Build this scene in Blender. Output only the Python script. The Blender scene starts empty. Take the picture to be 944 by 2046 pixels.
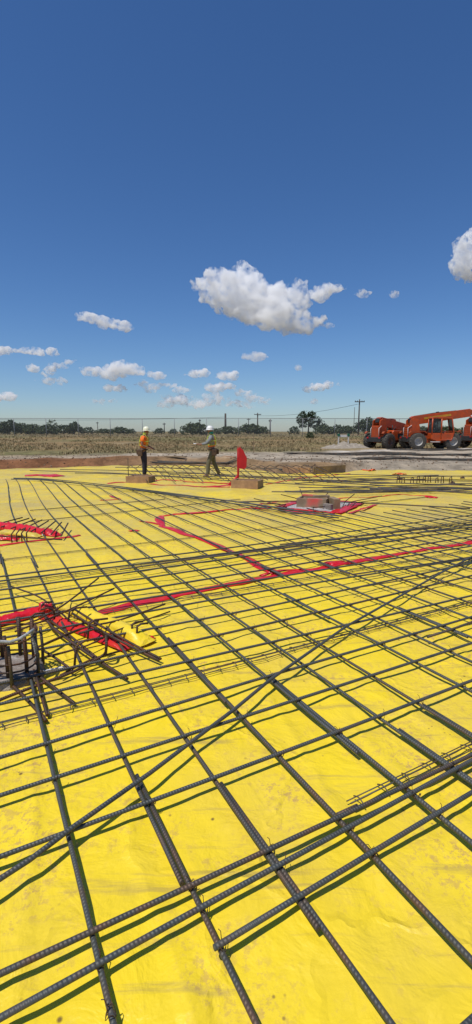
import bpy, bmesh, math, random
from mathutils import Vector, Matrix, noise
random.seed(7)
R = math.radians
C = bpy.context.scene.collection
sc = bpy.context.scene

# ------------------------------------------------------------------ calibration
F = 960.0; HY = 862.0; CX = 472.0; CY = 1023.0; H = 1.6
TH = math.atan((CY-HY)/F)
def ray(px, py):
    x = (px-CX)/F; y = -(py-CY)/F
    return Vector((x, math.cos(TH)+y*math.sin(TH), -math.sin(TH)+y*math.cos(TH)))
def P(px, py, z=0.0):
    """point of the place that lies at height z behind a point of the photograph"""
    d = ray(px, py); k = (z-H)/d.z
    return Vector((d.x*k, d.y*k, z))
def PD(px, dist, z=0.0):
    """point at distance dist (along Y) and height z, seen in column px"""
    dd = math.cos(TH)*dist + math.sin(TH)*(H-z)
    return Vector(((px-CX)/F*dd, dist, z))
AB = R(-28.5)
EB = Vector((math.sin(AB), math.cos(AB), 0)); EA = Vector((math.cos(AB), -math.sin(AB), 0))
def ST(px, py, z=0.0):
    p = P(px, py, z); return p.dot(EA), p.dot(EB)
def W(s, t, z=0.0):
    return EA*s + EB*t + Vector((0, 0, z))

# ------------------------------------------------------------------ materials
def nodes(m):
    m.use_nodes = True; nt = m.node_tree
    return nt, nt.nodes, nt.links, nt.nodes['Principled BSDF']
def ramp(N, cols):
    r = N.new('ShaderNodeValToRGB'); e = r.color_ramp.elements
    while len(e) < len(cols): e.new(.5)
    for i, (p, c) in enumerate(cols): e[i].position = p; e[i].color = (*c, 1)
    return r
def mat(name, c1, c2=None, scale=8, rough=.6, metal=0, bump=0, bscale=40, c3=None, coord='Object', spec=.5, det=6):
    m = bpy.data.materials.new(name); nt, N, L, b = nodes(m)
    tc = N.new('ShaderNodeTexCoord')
    b.inputs['Roughness'].default_value = rough; b.inputs['Metallic'].default_value = metal
    b.inputs['Specular IOR Level'].default_value = spec
    if c2 is None: c2 = tuple(x*.75 for x in c1)
    n = N.new('ShaderNodeTexNoise'); n.inputs['Scale'].default_value = scale; n.inputs['Detail'].default_value = det
    n.inputs['Roughness'].default_value = .6
    L.new(tc.outputs[coord], n.inputs['Vector'])
    cols = [(.35, c1), (.65, c2)] if c3 is None else [(.3, c1), (.5, c2), (.68, c3)]
    r = ramp(N, cols); L.new(n.outputs['Fac'], r.inputs['Fac']); L.new(r.outputs['Color'], b.inputs['Base Color'])
    if bump:
        n2 = N.new('ShaderNodeTexNoise'); n2.inputs['Scale'].default_value = bscale; n2.inputs['Detail'].default_value = 4
        L.new(tc.outputs[coord], n2.inputs['Vector'])
        bp = N.new('ShaderNodeBump'); bp.inputs['Strength'].default_value = bump; bp.inputs['Distance'].default_value = .02
        L.new(n2.outputs['Fac'], bp.inputs['Height']); L.new(bp.outputs['Normal'], b.inputs['Normal'])
    return m
def rebar_mat(name, base, rust, amount, ribs=True):
    m = bpy.data.materials.new(name); nt, N, L, b = nodes(m)
    tc = N.new('ShaderNodeTexCoord')
    n = N.new('ShaderNodeTexNoise'); n.inputs['Scale'].default_value = 9; n.inputs['Detail'].default_value = 8
    L.new(tc.outputs['Object'], n.inputs['Vector'])
    r = ramp(N, [(amount-.12, rust), (amount+.1, base), (.8, tuple(x*.65 for x in base))])
    L.new(n.outputs['Fac'], r.inputs['Fac']); L.new(r.outputs['Color'], b.inputs['Base Color'])
    b.inputs['Roughness'].default_value = .58; b.inputs['Metallic'].default_value = .35
    if ribs:
        uv = N.new('ShaderNodeUVMap'); uv.uv_map = 'UVMap'
        sp = N.new('ShaderNodeSeparateXYZ'); L.new(uv.outputs['UV'], sp.inputs['Vector'])
        a = N.new('ShaderNodeMath'); a.operation = 'MULTIPLY'; a.inputs[1].default_value = 2*math.pi/.013
        L.new(sp.outputs['X'], a.inputs[0])
        v = N.new('ShaderNodeMath'); v.operation = 'MULTIPLY_ADD'; v.inputs[1].default_value = 2*math.pi
        L.new(sp.outputs['Y'], v.inputs[0]); L.new(a.outputs[0], v.inputs[2])
        s = N.new('ShaderNodeMath'); s.operation = 'SINE'; L.new(v.outputs[0], s.inputs[0])
        bp = N.new('ShaderNodeBump'); bp.inputs['Strength'].default_value = .45; bp.inputs['Distance'].default_value = .0018
        L.new(s.outputs[0], bp.inputs['Height']); L.new(bp.outputs['Normal'], b.inputs['Normal'])
    return m
M = {}
M['bar'] = rebar_mat('rebar_steel', (.085,.092,.088), (.12,.085,.06), .38)
M['bar2'] = rebar_mat('rebar_steel_browner', (.078,.078,.07), (.13,.078,.05), .45)
M['rust'] = rebar_mat('rusty_rebar', (.055,.038,.028), (.12,.052,.028), .5)
M['wire'] = rebar_mat('bolster_wire', (.10,.10,.08), (.12,.07,.04), .45, False)
M['red'] = mat('red_tape', (.72,.014,.022), (.58,.009,.02), 7, .32, bump=.5, bscale=14, c3=(.66,.05,.02))
M['redpaint'] = mat('red_wrap', (.55,.012,.015), (.42,.008,.012), 6, .5, bump=.3, bscale=20)
M['wood'] = mat('form_lumber', (.50,.30,.15), (.38,.22,.11), 5, .8, bump=.3, c3=(.30,.17,.09))
M['wood2'] = mat('weathered_or_shaded_lumber', (.33,.24,.15), (.26,.18,.10), 5, .85, bump=.3, c3=(.20,.14,.08))
M['redspray'] = mat('spray_painted_lumber', (.6,.06,.04), (.5,.2,.12), 4, .7)
M['gravel'] = mat('pale_gravel', (.55,.52,.50), (.30,.28,.27), 30, .9, bump=1, bscale=60, c3=(.68,.66,.64))
M['conc'] = mat('pier_concrete', (.30,.26,.22), (.20,.16,.13), 14, .9, bump=.8, bscale=40, c3=(.38,.34,.30))
M['orange'] = mat('machine_orange', (.58,.088,.010), (.46,.065,.010), 3, .38, c3=(.34,.07,.02))
M['orange_d'] = mat('machine_orange_worn', (.42,.075,.012), (.33,.06,.012), 3, .5, c3=(.22,.06,.03))
M['yellowd'] = mat('boom_decal_yellow', (.62,.34,.02), (.5,.25,.02), 3, .5)
M['black'] = mat('machine_black', (.02,.02,.02), (.035,.033,.03), 6, .6)
M['tyre'] = mat('dusty_tyre', (.05,.045,.038), (.09,.078,.062), 5, .9, bump=.6, bscale=16)
M['rim'] = mat('wheel_rim', (.5,.47,.42), (.3,.27,.23), 4, .6)
M['rimo'] = mat('dark_rim', (.07,.05,.04), (.16,.08,.05), 4, .6)
M['white'] = mat('white_trim', (.75,.72,.68), (.6,.57,.52), 5, .5)
M['pole'] = mat('utility_pole_wood', (.10,.085,.07), (.06,.05,.042), 4, .9)
M['fwire'] = mat('fence_steel', (.28,.29,.30), (.2,.2,.2), 4, .6)
M['skin'] = mat('skin', (.26,.13,.08), (.22,.11,.07), 10, .6)
M['hivis'] = mat('orange_hivis', (.95,.20,.015), (.80,.14,.01), 9, .7)
M['lime'] = mat('lime_band', (.62,.75,.12), (.5,.62,.1), 9, .7)
M['jeans'] = mat('dark_trousers', (.03,.025,.045), (.02,.02,.03), 20, .9)
M['khaki'] = mat('olive_trousers', (.17,.15,.09), (.12,.11,.065), 14, .9)
M['grey'] = mat('grey_shirt', (.24,.25,.25), (.14,.15,.15), 9, .9)
M['cream'] = mat('cream_hard_hat', (.80,.80,.62), (.72,.72,.5), 6, .35)
M['hatw'] = mat('white_hard_hat', (.82,.82,.80), (.74,.74,.72), 6, .35)
M['teal'] = mat('green_scarf', (.03,.30,.22), (.02,.22,.18), 12, .9)
M['leather'] = mat('tool_belt_leather', (.12,.07,.04), (.06,.035,.025), 12, .8)
M['boot'] = mat('dusty_boots', (.10,.08,.06), (.06,.05,.04), 12, .9)
M['refl'] = mat('reflective_band', (.75,.78,.72), (.6,.62,.6), 12, .3)
M['trunk'] = mat('tree_bark', (.10,.075,.055), (.06,.045,.035), 3, .95)
M['leaf1'] = mat('leaves_dark', (.024,.042,.013), (.04,.062,.018), .9, .7, c3=(.055,.08,.024))
M['leaf2'] = mat('leaves_mid', (.035,.058,.016), (.055,.08,.022), .9, .7, c3=(.08,.105,.035))
M['green'] = mat('green_plastic_cap', (.03,.62,.22), (.02,.5,.18), 12, .5)
M['pgreen'] = mat('green_post', (.02,.16,.09), (.02,.10,.06), 6, .5)
M['rope'] = mat('grey_rope', (.42,.43,.42), (.30,.31,.30), 30, .9, bump=.6, bscale=90)
M['orangeflag'] = mat('orange_plastic', (.85,.15,.02), (.7,.12,.02), 6, .5)

def sprayed():
    m = bpy.data.materials.new('sprayed_board'); nt, N, L, b = nodes(m); tc = N.new('ShaderNodeTexCoord')
    n = N.new('ShaderNodeTexNoise'); n.inputs['Scale'].default_value = 6; n.inputs['Detail'].default_value = 7; L.new(tc.outputs['Object'], n.inputs['Vector'])
    w_ = ramp(N, [(.35, (.36,.26,.16)), (.65, (.24,.17,.10))]); L.new(n.outputs['Fac'], w_.inputs['Fac'])
    d = N.new('ShaderNodeVectorMath'); d.operation = 'DISTANCE'; d.inputs[1].default_value = (.06,-.24,.2); L.new(tc.outputs['Object'], d.inputs[0])
    a = N.new('ShaderNodeMath'); a.operation = 'MULTIPLY_ADD'; a.inputs[1].default_value = .45; L.new(n.outputs['Fac'], a.inputs[0]); L.new(d.outputs['Value'], a.inputs[2])
    q = N.new('ShaderNodeMapRange'); q.inputs[1].default_value = .28; q.inputs[2].default_value = .42; q.inputs[3].default_value = .85; q.inputs[4].default_value = 0; L.new(a.outputs[0], q.inputs[0])
    x = N.new('ShaderNodeMix'); x.data_type = 'RGBA'; L.new(q.outputs[0], x.inputs[0]); L.new(w_.outputs['Color'], x.inputs[6]); x.inputs[7].default_value = (.72,.07,.06,1)
    L.new(x.outputs[2], b.inputs['Base Color']); b.inputs['Roughness'].default_value = .8; return m
M['sprayb'] = sprayed()
M['clod'] = mat('clod_soil', (.22,.15,.09), (.16,.10,.06), 3, .95, c3=(.30,.24,.17))
def glass():
    m = bpy.data.materials.new('cab_glass'); nt, N, L, b = nodes(m)
    b.inputs['Base Color'].default_value = (.35,.4,.42,1); b.inputs['Roughness'].default_value = .05
    b.inputs['Transmission Weight'].default_value = .7; b.inputs['IOR'].default_value = 1.05
    n = N.new('ShaderNodeTexNoise'); n.inputs['Scale'].default_value = 3
    r = ramp(N, [(.4, (.16,.18,.18)), (.6, (.10,.11,.11))]); L.new(n.outputs['Fac'], r.inputs['Fac']); L.new(r.outputs['Color'], b.inputs['Base Color'])
    return m
M['glass'] = glass()

def sheet_mat():
    m = bpy.data.materials.new('yellow_vapour_sheet'); nt, N, L, b = nodes(m)
    g = N.new('ShaderNodeNewGeometry')
    def nz(scale, det=5, rough=.6, vec=None, dist=0):
        n = N.new('ShaderNodeTexNoise'); n.inputs['Scale'].default_value = scale; n.inputs['Detail'].default_value = det
        n.inputs['Roughness'].default_value = rough; n.inputs['Distortion'].default_value = dist
        L.new(vec or g.outputs['Position'], n.inputs['Vector']); return n
    def mp(v, a, b_, lo=0, hi=1):
        q = N.new('ShaderNodeMapRange'); q.inputs[1].default_value = a; q.inputs[2].default_value = b_
        q.inputs[3].default_value = lo; q.inputs[4].default_value = hi; L.new(v, q.inputs[0]); return q.outputs[0]
    def mix(f, a, c):
        x = N.new('ShaderNodeMix'); x.data_type = 'RGBA'
        L.new(f, x.inputs[0])
        if isinstance(a, tuple): x.inputs[6].default_value = (*a, 1)
        else: L.new(a, x.inputs[6])
        x.inputs[7].default_value = (*c, 1); return x.outputs[2]
    def mul(a, c):
        x = N.new('ShaderNodeMath'); x.operation = 'MULTIPLY'; L.new(a, x.inputs[0])
        if isinstance(c, float): x.inputs[1].default_value = c
        else: L.new(c, x.inputs[1])
        return x.outputs[0]
    r0 = ramp(N, [(.35, (.84,.625,.020)), (.5, (.82,.605,.026)), (.65, (.78,.575,.038))])
    L.new(nz(.9, 3).outputs['Fac'], r0.inputs['Fac'])
    # mud: blotches made of fine spots
    blot = mp(nz(1.5, 5, .7).outputs['Fac'], .47, .62); spot = mp(nz(26, 6, .8).outputs['Fac'], .50, .58)
    c = mix(mul(mul(blot, spot), .72), r0.outputs['Color'], (.42,.24,.11))
    # dust film
    c = mix(mul(mp(nz(.45, 5, .7).outputs['Fac'], .46, .72), .32), c, (.52,.38,.14))
    # more dust farther out where people have walked
    sep = N.new('ShaderNodeSeparateXYZ'); L.new(g.outputs['Position'], sep.inputs[0])
    far = mul(mp(sep.outputs['Y'], 4.2, 9.0), mp(nz(.35, 6, .75).outputs['Fac'], .38, .62))
    c = mix(mul(far, .62), c, (.42,.32,.13))
    # streaks of mud (stretched along the laid rolls)
    mpn = N.new('ShaderNodeMapping'); mpn.inputs['Rotation'].default_value = (0, 0, R(-28.5)); mpn.inputs['Scale'].default_value = (.5, 6, 1)
    L.new(g.outputs['Position'], mpn.inputs['Vector'])
    c = mix(mul(mp(nz(1.6, 6, .7, mpn.outputs['Vector']).outputs['Fac'], .56, .66), .45), c, (.30,.21,.10))
    # crumbs
    v = N.new('ShaderNodeTexVoronoi'); v.inputs['Scale'].default_value = 10; v.inputs['Randomness'].default_value = 1
    L.new(nz(3).outputs['Color'], v.inputs['Vector'])
    v2 = N.new('ShaderNodeTexVoronoi'); v2.inputs['Scale'].default_value = 7; L.new(g.outputs['Position'], v2.inputs['Vector'])
    cr = mul(mp(v2.outputs['Distance'], .035, .075, 1, 0), mp(nz(2.1, 2).outputs['Fac'], .5, .56))
    c = mix(mul(cr, .85), c, (.11,.055,.03))
    v3 = N.new('ShaderNodeTexVoronoi'); v3.inputs['Scale'].default_value = 23; L.new(g.outputs['Position'], v3.inputs['Vector'])
    c = mix(mul(mul(mp(v3.outputs['Distance'], .06, .16, 1, 0), mp(nz(1.3, 4, .7).outputs['Fac'], .54, .60)), .7), c, (.20,.11,.05))
    L.new(c, b.inputs['Base Color'])
    b.inputs['Roughness'].default_value = .42; b.inputs['Specular IOR Level'].default_value = .35
    L.new(mp(blot, 0, 1, .40, .75), b.inputs['Roughness'])
    # crinkles
    bp = N.new('ShaderNodeBump'); bp.inputs['Strength'].default_value = .75; bp.inputs['Distance'].default_value = .028
    L.new(nz(5.5, 4, .55, None, .6).outputs['Fac'], bp.inputs['Height'])
    mx = N.new('ShaderNodeVectorMath'); mx.operation = 'MULTIPLY_ADD'; mx.inputs[1].default_value = (.5,.5,.5); L.new(nz(1.8, 4).outputs['Color'], mx.inputs[0]); L.new(g.outputs['Position'], mx.inputs[2])
    cre = N.new('ShaderNodeTexVoronoi'); cre.feature = 'DISTANCE_TO_EDGE'; cre.inputs['Scale'].default_value = 1.7; L.new(mx.outputs[0], cre.inputs['Vector'])
    bp3 = N.new('ShaderNodeBump'); bp3.inputs['Strength'].default_value = .7; bp3.inputs['Distance'].default_value = .010
    L.new(mul(mp(cre.outputs['Distance'], 0, .045, 1, 0), mp(nz(.8, 3).outputs['Fac'], .42, .58)), bp3.inputs['Height']); L.new(bp.outputs['Normal'], bp3.inputs['Normal']); bp = bp3
    bp2 = N.new('ShaderNodeBump'); bp2.inputs['Strength'].default_value = .25; bp2.inputs['Distance'].default_value = .008
    L.new(nz(38, 3).outputs['Fac'], bp2.inputs['Height']); L.new(bp.outputs['Normal'], bp2.inputs['Normal'])
    L.new(bp2.outputs['Normal'], b.inputs['Normal'])
    return m
M['sheet'] = sheet_mat()

def ground_mat():
    m = bpy.data.materials.new('site_soil'); nt, N, L, b = nodes(m)
    g = N.new('ShaderNodeNewGeometry'); a = N.new('ShaderNodeVertexColor'); a.layer_name = 'soil'
    n = N.new('ShaderNodeTexNoise'); n.inputs['Scale'].default_value = 1.3; n.inputs['Detail'].default_value = 9; n.inputs['Roughness'].default_value = .7
    L.new(g.outputs['Position'], n.inputs['Vector'])
    r = ramp(N, [(.32, (.45,.45,.45)), (.5, (.9,.9,.9)), (.7, (1.35,1.32,1.28))]); L.new(n.outputs['Fac'], r.inputs['Fac'])
    x = N.new('ShaderNodeMix'); x.data_type = 'RGBA'; x.blend_type = 'MULTIPLY'; x.inputs[0].default_value = 1
    L.new(a.outputs['Color'], x.inputs[6]); L.new(r.outputs['Color'], x.inputs[7]); L.new(x.outputs[2], b.inputs['Base Color'])
    b.inputs['Roughness'].default_value = .95; b.inputs['Specular IOR Level'].default_value = .1
    bp = N.new('ShaderNodeBump'); bp.inputs['Strength'].default_value = .9; bp.inputs['Distance'].default_value = .15
    n2 = N.new('ShaderNodeTexNoise'); n2.inputs['Scale'].default_value = 3.5; n2.inputs['Detail'].default_value = 8
    L.new(g.outputs['Position'], n2.inputs['Vector']); L.new(n2.outputs['Fac'], bp.inputs['Height']); L.new(bp.outputs['Normal'], b.inputs['Normal'])
    return m
M['ground'] = ground_mat()

def mesh_fence_mat():
    m = bpy.data.materials.new('chain_link'); nt, N, L, b = nodes(m)
    b.inputs['Base Color'].default_value = (.25,.26,.27,1)
    tc = N.new('ShaderNodeTexCoord'); n = N.new('ShaderNodeTexNoise'); n.inputs['Scale'].default_value = 30
    L.new(tc.outputs['Object'], n.inputs['Vector'])
    q = N.new('ShaderNodeMapRange'); q.inputs[1].default_value = .3; q.inputs[2].default_value = .7; q.inputs[3].default_value = .05; q.inputs[4].default_value = .11
    L.new(n.outputs['Fac'], q.inputs[0]); L.new(q.outputs[0], b.inputs['Alpha'])
    return m
M['chain'] = mesh_fence_mat()

# ------------------------------------------------------------------ mesh helpers
class MB:
    def __init__(s): s.v = []; s.f = []; s.uv = {}; s.sm = []
    def add(s, vs, fs, smooth=False):
        o = len(s.v); s.v += [tuple(v) for v in vs]
        for f in fs: s.f.append([i+o for i in f]); s.sm.append(smooth)
        return s
    def box(s, c, d, rot=None, taper=1.0):
        x, y, z = d[0]/2, d[1]/2, d[2]/2; vs = []
        for k, (i, j, l) in enumerate([(-1,-1,-1),(1,-1,-1),(1,1,-1),(-1,1,-1),(-1,-1,1),(1,-1,1),(1,1,1),(-1,1,1)]):
            q = taper if l > 0 else 1
            p = Vector((i*x*q, j*y*q, l*z))
            if rot: p = rot @ p
            vs.append(p+Vector(c))
        return s.add(vs, [(0,3,2,1),(4,5,6,7),(0,1,5,4),(1,2,6,5),(2,3,7,6),(3,0,4,7)])
    def prism(s, prof, y0, y1):
        n = len(prof); vs = [(x, y0, z) for x, z in prof]+[(x, y1, z) for x, z in prof]
        a = sum(prof[i][0]*prof[(i+1)%n][1]-prof[(i+1)%n][0]*prof[i][1] for i in range(n))
        fs = [tuple(range(n)), tuple(range(2*n-1, n-1, -1))]+[(i, i+n, (i+1)%n+n, (i+1)%n) for i in range(n)]
        if a < 0: fs = [tuple(reversed(f)) for f in fs]
        return s.add(vs, fs)
    def lathe(s, prof, axis='y', c=(0,0,0), n=20):
        vs = []; fs = []; m = len(prof)
        for i in range(n):
            a = 2*math.pi*i/n
            for r, h in prof:
                if axis == 'y': p = (r*math.cos(a), h, r*math.sin(a))
                elif axis == 'x': p = (h, r*math.cos(a), r*math.sin(a))
                else: p = (r*math.cos(a), r*math.sin(a), h)
                vs.append((p[0]+c[0], p[1]+c[1], p[2]+c[2]))
        for i in range(n):
            for j in range(m-1):
                a, b2 = i*m+j, ((i+1)%n)*m+j
                fs.append((a, b2, b2+1, a+1))
        return s.add(vs, fs, True)
    def tube(s, path, r, n=8, cap=True):
        path = [Vector(p) for p in path]; m = len(path); o = len(s.v)
        up = None; L_ = 0; rs = r if isinstance(r, (list, tuple)) else [r]*m
        for i, p in enumerate(path):
            t = (path[min(i+1, m-1)]-path[max(i-1, 0)]).normalized()
            if up is None:
                up = Vector((0, 0, 1)) if abs(t.z) < .9 else Vector((1, 0, 0))
            a = t.cross(up).normalized(); up = a.cross(t).normalized()
            if i: L_ += (p-path[i-1]).length
            for k in range(n):
                th = 2*math.pi*k/n
                s.v.append(tuple(p+(a*math.cos(th)+up*math.sin(th))*rs[i])); s.uv[len(s.v)-1] = (L_, k/n)
        for i in range(m-1):
            for k in range(n):
                s.f.append([o+i*n+k, o+i*n+(k+1)%n, o+(i+1)*n+(k+1)%n, o+(i+1)*n+k]); s.sm.append(True)
        if cap:
            s.f.append([o+k for k in range(n)][::-1]); s.sm.append(False)
            s.f.append([o+(m-1)*n+k for k in range(n)]); s.sm.append(False)
        return s
    def build(s, name, m, parent=None, loc=None, bevel=0):
        me = bpy.data.meshes.new(name)
        vs = s.v
        if loc is not None: vs = [(v[0]-loc[0], v[1]-loc[1], v[2]-loc[2]) for v in vs]
        me.from_pydata(vs, [], s.f); me.validate(); me.update()
        if len(me.polygons) == len(s.sm): me.polygons.foreach_set('use_smooth', s.sm)
        if s.uv and len(me.polygons) == len(s.f):
            ul = me.uv_layers.new(name='UVMap').data
            for p in me.polygons:
                us = [s.uv.get(me.loops[li].vertex_index, (0, 0)) for li in p.loop_indices]
                wrap = any(u[1] > .7 for u in us)
                for li, u in zip(p.loop_indices, us):
                    ul[li].uv = (u[0], 1.0 if (wrap and u[1] == 0) else u[1])
        me.materials.append(m)
        o = bpy.data.objects.new(name, me); C.objects.link(o)
        if loc is not None: o.location = loc
        if parent is not None: o.parent = parent
        if bevel:
            b = o.modifiers.new('bevel', 'BEVEL'); b.width = bevel; b.segments = 2; b.limit_method = 'ANGLE'
        return o
def tag(o, label=None, cat=None, group=None, kind=None):
    if label: o['label'] = label
    if cat: o['category'] = cat
    if group: o['group'] = group
    if kind: o['kind'] = kind
    return o
def empty(name, loc, rz=0):
    o = bpy.data.objects.new(name, None); C.objects.link(o); o.location = loc; o.rotation_euler = (0, 0, rz); o.empty_display_size = .2
    return o
def copy_tree(o, parent=None):
    c = o.copy(); C.objects.link(c)
    if parent is not None: c.parent = parent
    for ch in list(o.children): copy_tree(ch, c)
    return c
def smoothstep(a, b, x):
    t = max(0, min(1, (x-a)/(b-a))); return t*t*(3-2*t)
def interp(tab, x):
    if x <= tab[0][0]: return tab[0][1]
    for (a, b), (c, d) in zip(tab, tab[1:]):
        if x <= c: return b+(d-b)*(x-a)/(c-a)
    return tab[-1][1]
ORD = ['first','second','third','fourth','fifth','sixth','seventh','eighth','ninth','tenth','eleventh','twelfth','thirteenth','fourteenth','fifteenth','sixteenth','seventeenth','eighteenth','nineteenth','twentieth']
for d in ['twenty','thirty','forty']:
    ORD += [f'{d}-{o}' for o in ORD[:9]] + [{'twenty':'thirtieth','thirty':'fortieth','forty':'fiftieth'}[d]]

# ------------------------------------------------------------------ ground and sheet
EDGE = [(-600,938),(-100,937),(0,937),(120,934),(240,930),(440,930),(500,938),(560,946),(680,945),(730,939),(944,940),(1500,950)]
EDGEW = []
for px, py in EDGE:
    p = P(px, py); EDGEW.append((math.atan2(p.x, p.y), math.hypot(p.x, p.y)))
def edge_r(a): return interp(EDGEW, a)
def sheet_z(x, y):
    p = Vector((x, y, 0))
    z = (.012+.02*smoothstep(4, 9, y))*noise.noise(p*1.1+Vector((3, 1, 0)))+.007*noise.noise(p*2.6)
    s = x*EA.x+y*EA.y; t = x*EB.x+y*EB.y
    w = noise.noise(Vector((s*.5, t*2.2, 4)))           # long soft folds along the rolls
    z += .010*max(0, 1-abs(w)*6)
    w2 = noise.noise(Vector((s*2.4, t*.7, 9)))
    z += .007*max(0, 1-abs(w2)*5)
    z += .003*noise.noise(p*9)+.009*noise.noise(p*3.9+Vector((0,5,1)))
    return max(-.024, min(.029, z))
def ground_z(x, y):
    a = math.atan2(x, y); r = math.hypot(x, y); d = r-edge_r(a) if abs(a) < 1.6 else -5
    p = Vector((x, y, 0))
    step = smoothstep(-.1, 2.2, d)
    z = -.045+step*.345-(step*.10 if x > 3 else 0)*smoothstep(3, 5, x)*(1-smoothstep(3, 8, d))
    z += step*(.09*noise.noise(p*.45)+.05*noise.noise(p*1.3))*(1 if r < 60 else .6)
    z += .10*math.exp(-((d-1.3)/.7)**2)*(1+noise.noise(p*.8))
    z += smoothstep(40, 150, r)*.5+smoothstep(60, 200, r)*.35*noise.noise(p*.02)
    return z
def soil(x, y):
    a = math.atan2(x, y); r = math.hypot(x, y); d = r-edge_r(a)
    n = noise.noise(Vector((x*.25, y*.25, 7))); n2 = noise.noise(Vector((x*.05, y*.05, 2)))
    clay = Vector((.20,.075,.032)); pale = Vector((.40,.335,.25)); scrub = Vector((.27,.185,.09)); green = Vector((.17,.155,.065)); white = Vector((.60,.55,.47)); brown = Vector((.26,.17,.09)); dark = Vector((.13,.10,.07))
    px = CX+F*math.tan(a)
    c = clay.lerp(brown, .25+.75*smoothstep(120, 380, px)).lerp(pale*.8, smoothstep(640, 760, px))
    far0 = 2.2+n*1.0
    c = c.lerp(pale.lerp(brown, .3 if px < 250 else 0), smoothstep(far0-.7, far0+.5, d))
    fs = interp([(-200,4.0),(250,5.0),(420,8.0),(560,11),(760,16),(944,19)], px)+n*2
    # tyre-rutted wet bands on the right hand pad
    if px > 420:
        k = math.sin(y*1.15+x*.06+n*2.5)
        c = c.lerp(dark, smoothstep(.55, .95, k)*smoothstep(2, 3.5, d)*smoothstep(420, 620, px)*.75*(1-smoothstep(8, 11, d)))
    c = c.lerp(white, smoothstep(fs-4, fs-2, d)*(1-smoothstep(fs-1, fs, d))*smoothstep(560, 700, px)*.7)
    f = scrub.lerp(green, max(0, min(1, .25+n2*1.6+n*.7+smoothstep(40, 110, r)*.4)))
    f = f.lerp(Vector((.30,.23,.13)), max(0, min(1, noise.noise(Vector((x*.12, y*.3, 11)))*1.8)))
    c = c.lerp(f, smoothstep(fs-.6, fs+1.5, d))
    return c
def polar(cx0, cy0, radii, angles, zf, rmax=None):
    vs = []; fs = []; n = len(angles)
    for i, r in enumerate(radii):
        for a in angles:
            x = cx0+r*math.sin(a); y = cy0+r*math.cos(a); vs.append((x, y, zf(x, y)))
    for i in range(len(radii)-1):
        for j in range(n-1):
            k = i*n+j; fs.append((k, k+1, k+n+1, k+n))
    return vs, fs
# ground: full sheet out to the horizon
mb = MB()
rad = [0.0]+[.8*(6000/.8)**(i/259) for i in range(260)]
# finer rings between 15 m and 60 m
rad = sorted(set([r for r in rad if r < 15 or r > 70]+[15+i*.28 for i in range(196)]))
ang = [R(-180+i*2.5) for i in range(50)]+[R(-55+i*.5) for i in range(220)]+[R(55+i*2.5) for i in range(51)]
vs, fs = polar(0, 0, rad, ang, lambda x, y: ground_z(x, y) if y > 2 else -.045)
mb.add(vs, fs, True)
g = mb.build('ground', M['ground']); tag(g, kind='structure')
ca = g.data.color_attributes.new('soil', 'FLOAT_COLOR', 'POINT')
for i, v in enumerate(g.data.vertices):
    c = soil(v.co.x, v.co.y) if v.co.y > 2 else Vector((.25,.18,.1)); ca.data[i].color = (c.x, c.y, c.z, 1)
# yellow sheet
vs = []; fs = []; NA = 470; NR = 520
for i in range(NR):
    for j in range(NA):
        a = R(-78+156*j/(NA-1)); er = edge_r(a)
        er += .25*noise.noise(Vector((a*14, 0, 3)))+.1*noise.noise(Vector((a*50, 0, 3)))-.15
        r = .35*((er)/.35)**(i/(NR-1))
        x = r*math.sin(a); y = r*math.cos(a)
        z = sheet_z(x, y)
        vs.append((x, y, z if i < NR-1 else z+.01))
for i in range(NR-1):
    for j in range(NA-1):
        k = i*NA+j; fs.append((k, k+1, k+NA+1, k+NA))
# sheet behind and under the photographer
mb = MB(); mb.add(vs, fs, True)
sh = mb.build('plastic_sheet', M['sheet'])
so = sh.modifiers.new('thick', 'SOLIDIFY'); so.thickness = .0015
tag(sh, 'bright yellow plastic ground sheet lying wrinkled and muddy under all the rebar', 'plastic sheet')
mb = MB(); n = 60
vs = [(-14+28*i/n, -8+8.6*j/n, sheet_z(-14+28*i/n, -8+8.6*j/n)-.006) for j in range(n+1) for i in range(n+1)]
mb.add(vs, [(j*(n+1)+i, j*(n+1)+i+1, (j+1)*(n+1)+i+1, (j+1)*(n+1)+i) for j in range(n) for i in range(n)], True)
o = mb.build('sheet_overlap', M['sheet'], sh)

# ------------------------------------------------------------------ rebar
def wobble_path(a, b, z0=0, amp=.008, step=.35, seed=None):
    a = Vector(a); b = Vector(b); L_ = (b-a).length; n = max(2, int(L_/step)); d = (b-a)/n; side = Vector((-d.y, d.x, 0)).normalized()
    sd = random.random()*100 if seed is None else seed
    out = []
    for i in range(n+1):
        p = a+d*i; q = L_*i/n
        p = p+side*amp*noise.noise(Vector((q*.35, sd, 0)))*2.2+Vector((0, 0, amp*.7*noise.noise(Vector((q*.8, sd, 5)))))
        out.append(p)
    return out
def bar(name, path, r, m, label, cat='rebar', group=None, n=8, parent=None):
    mb = MB().tube(path, r, n)
    o = mb.build(name, m, parent, loc=Vector(path[0]) if parent is None else None)
    if parent is None: tag(o, label, cat, group)
    return o
ZB = .045; ZA = .0655; RB = .0094; RA = .0093
GRP_A = 'grid bars crossing from left to right'; GRP_B = 'grid bars running away to the left'
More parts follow.
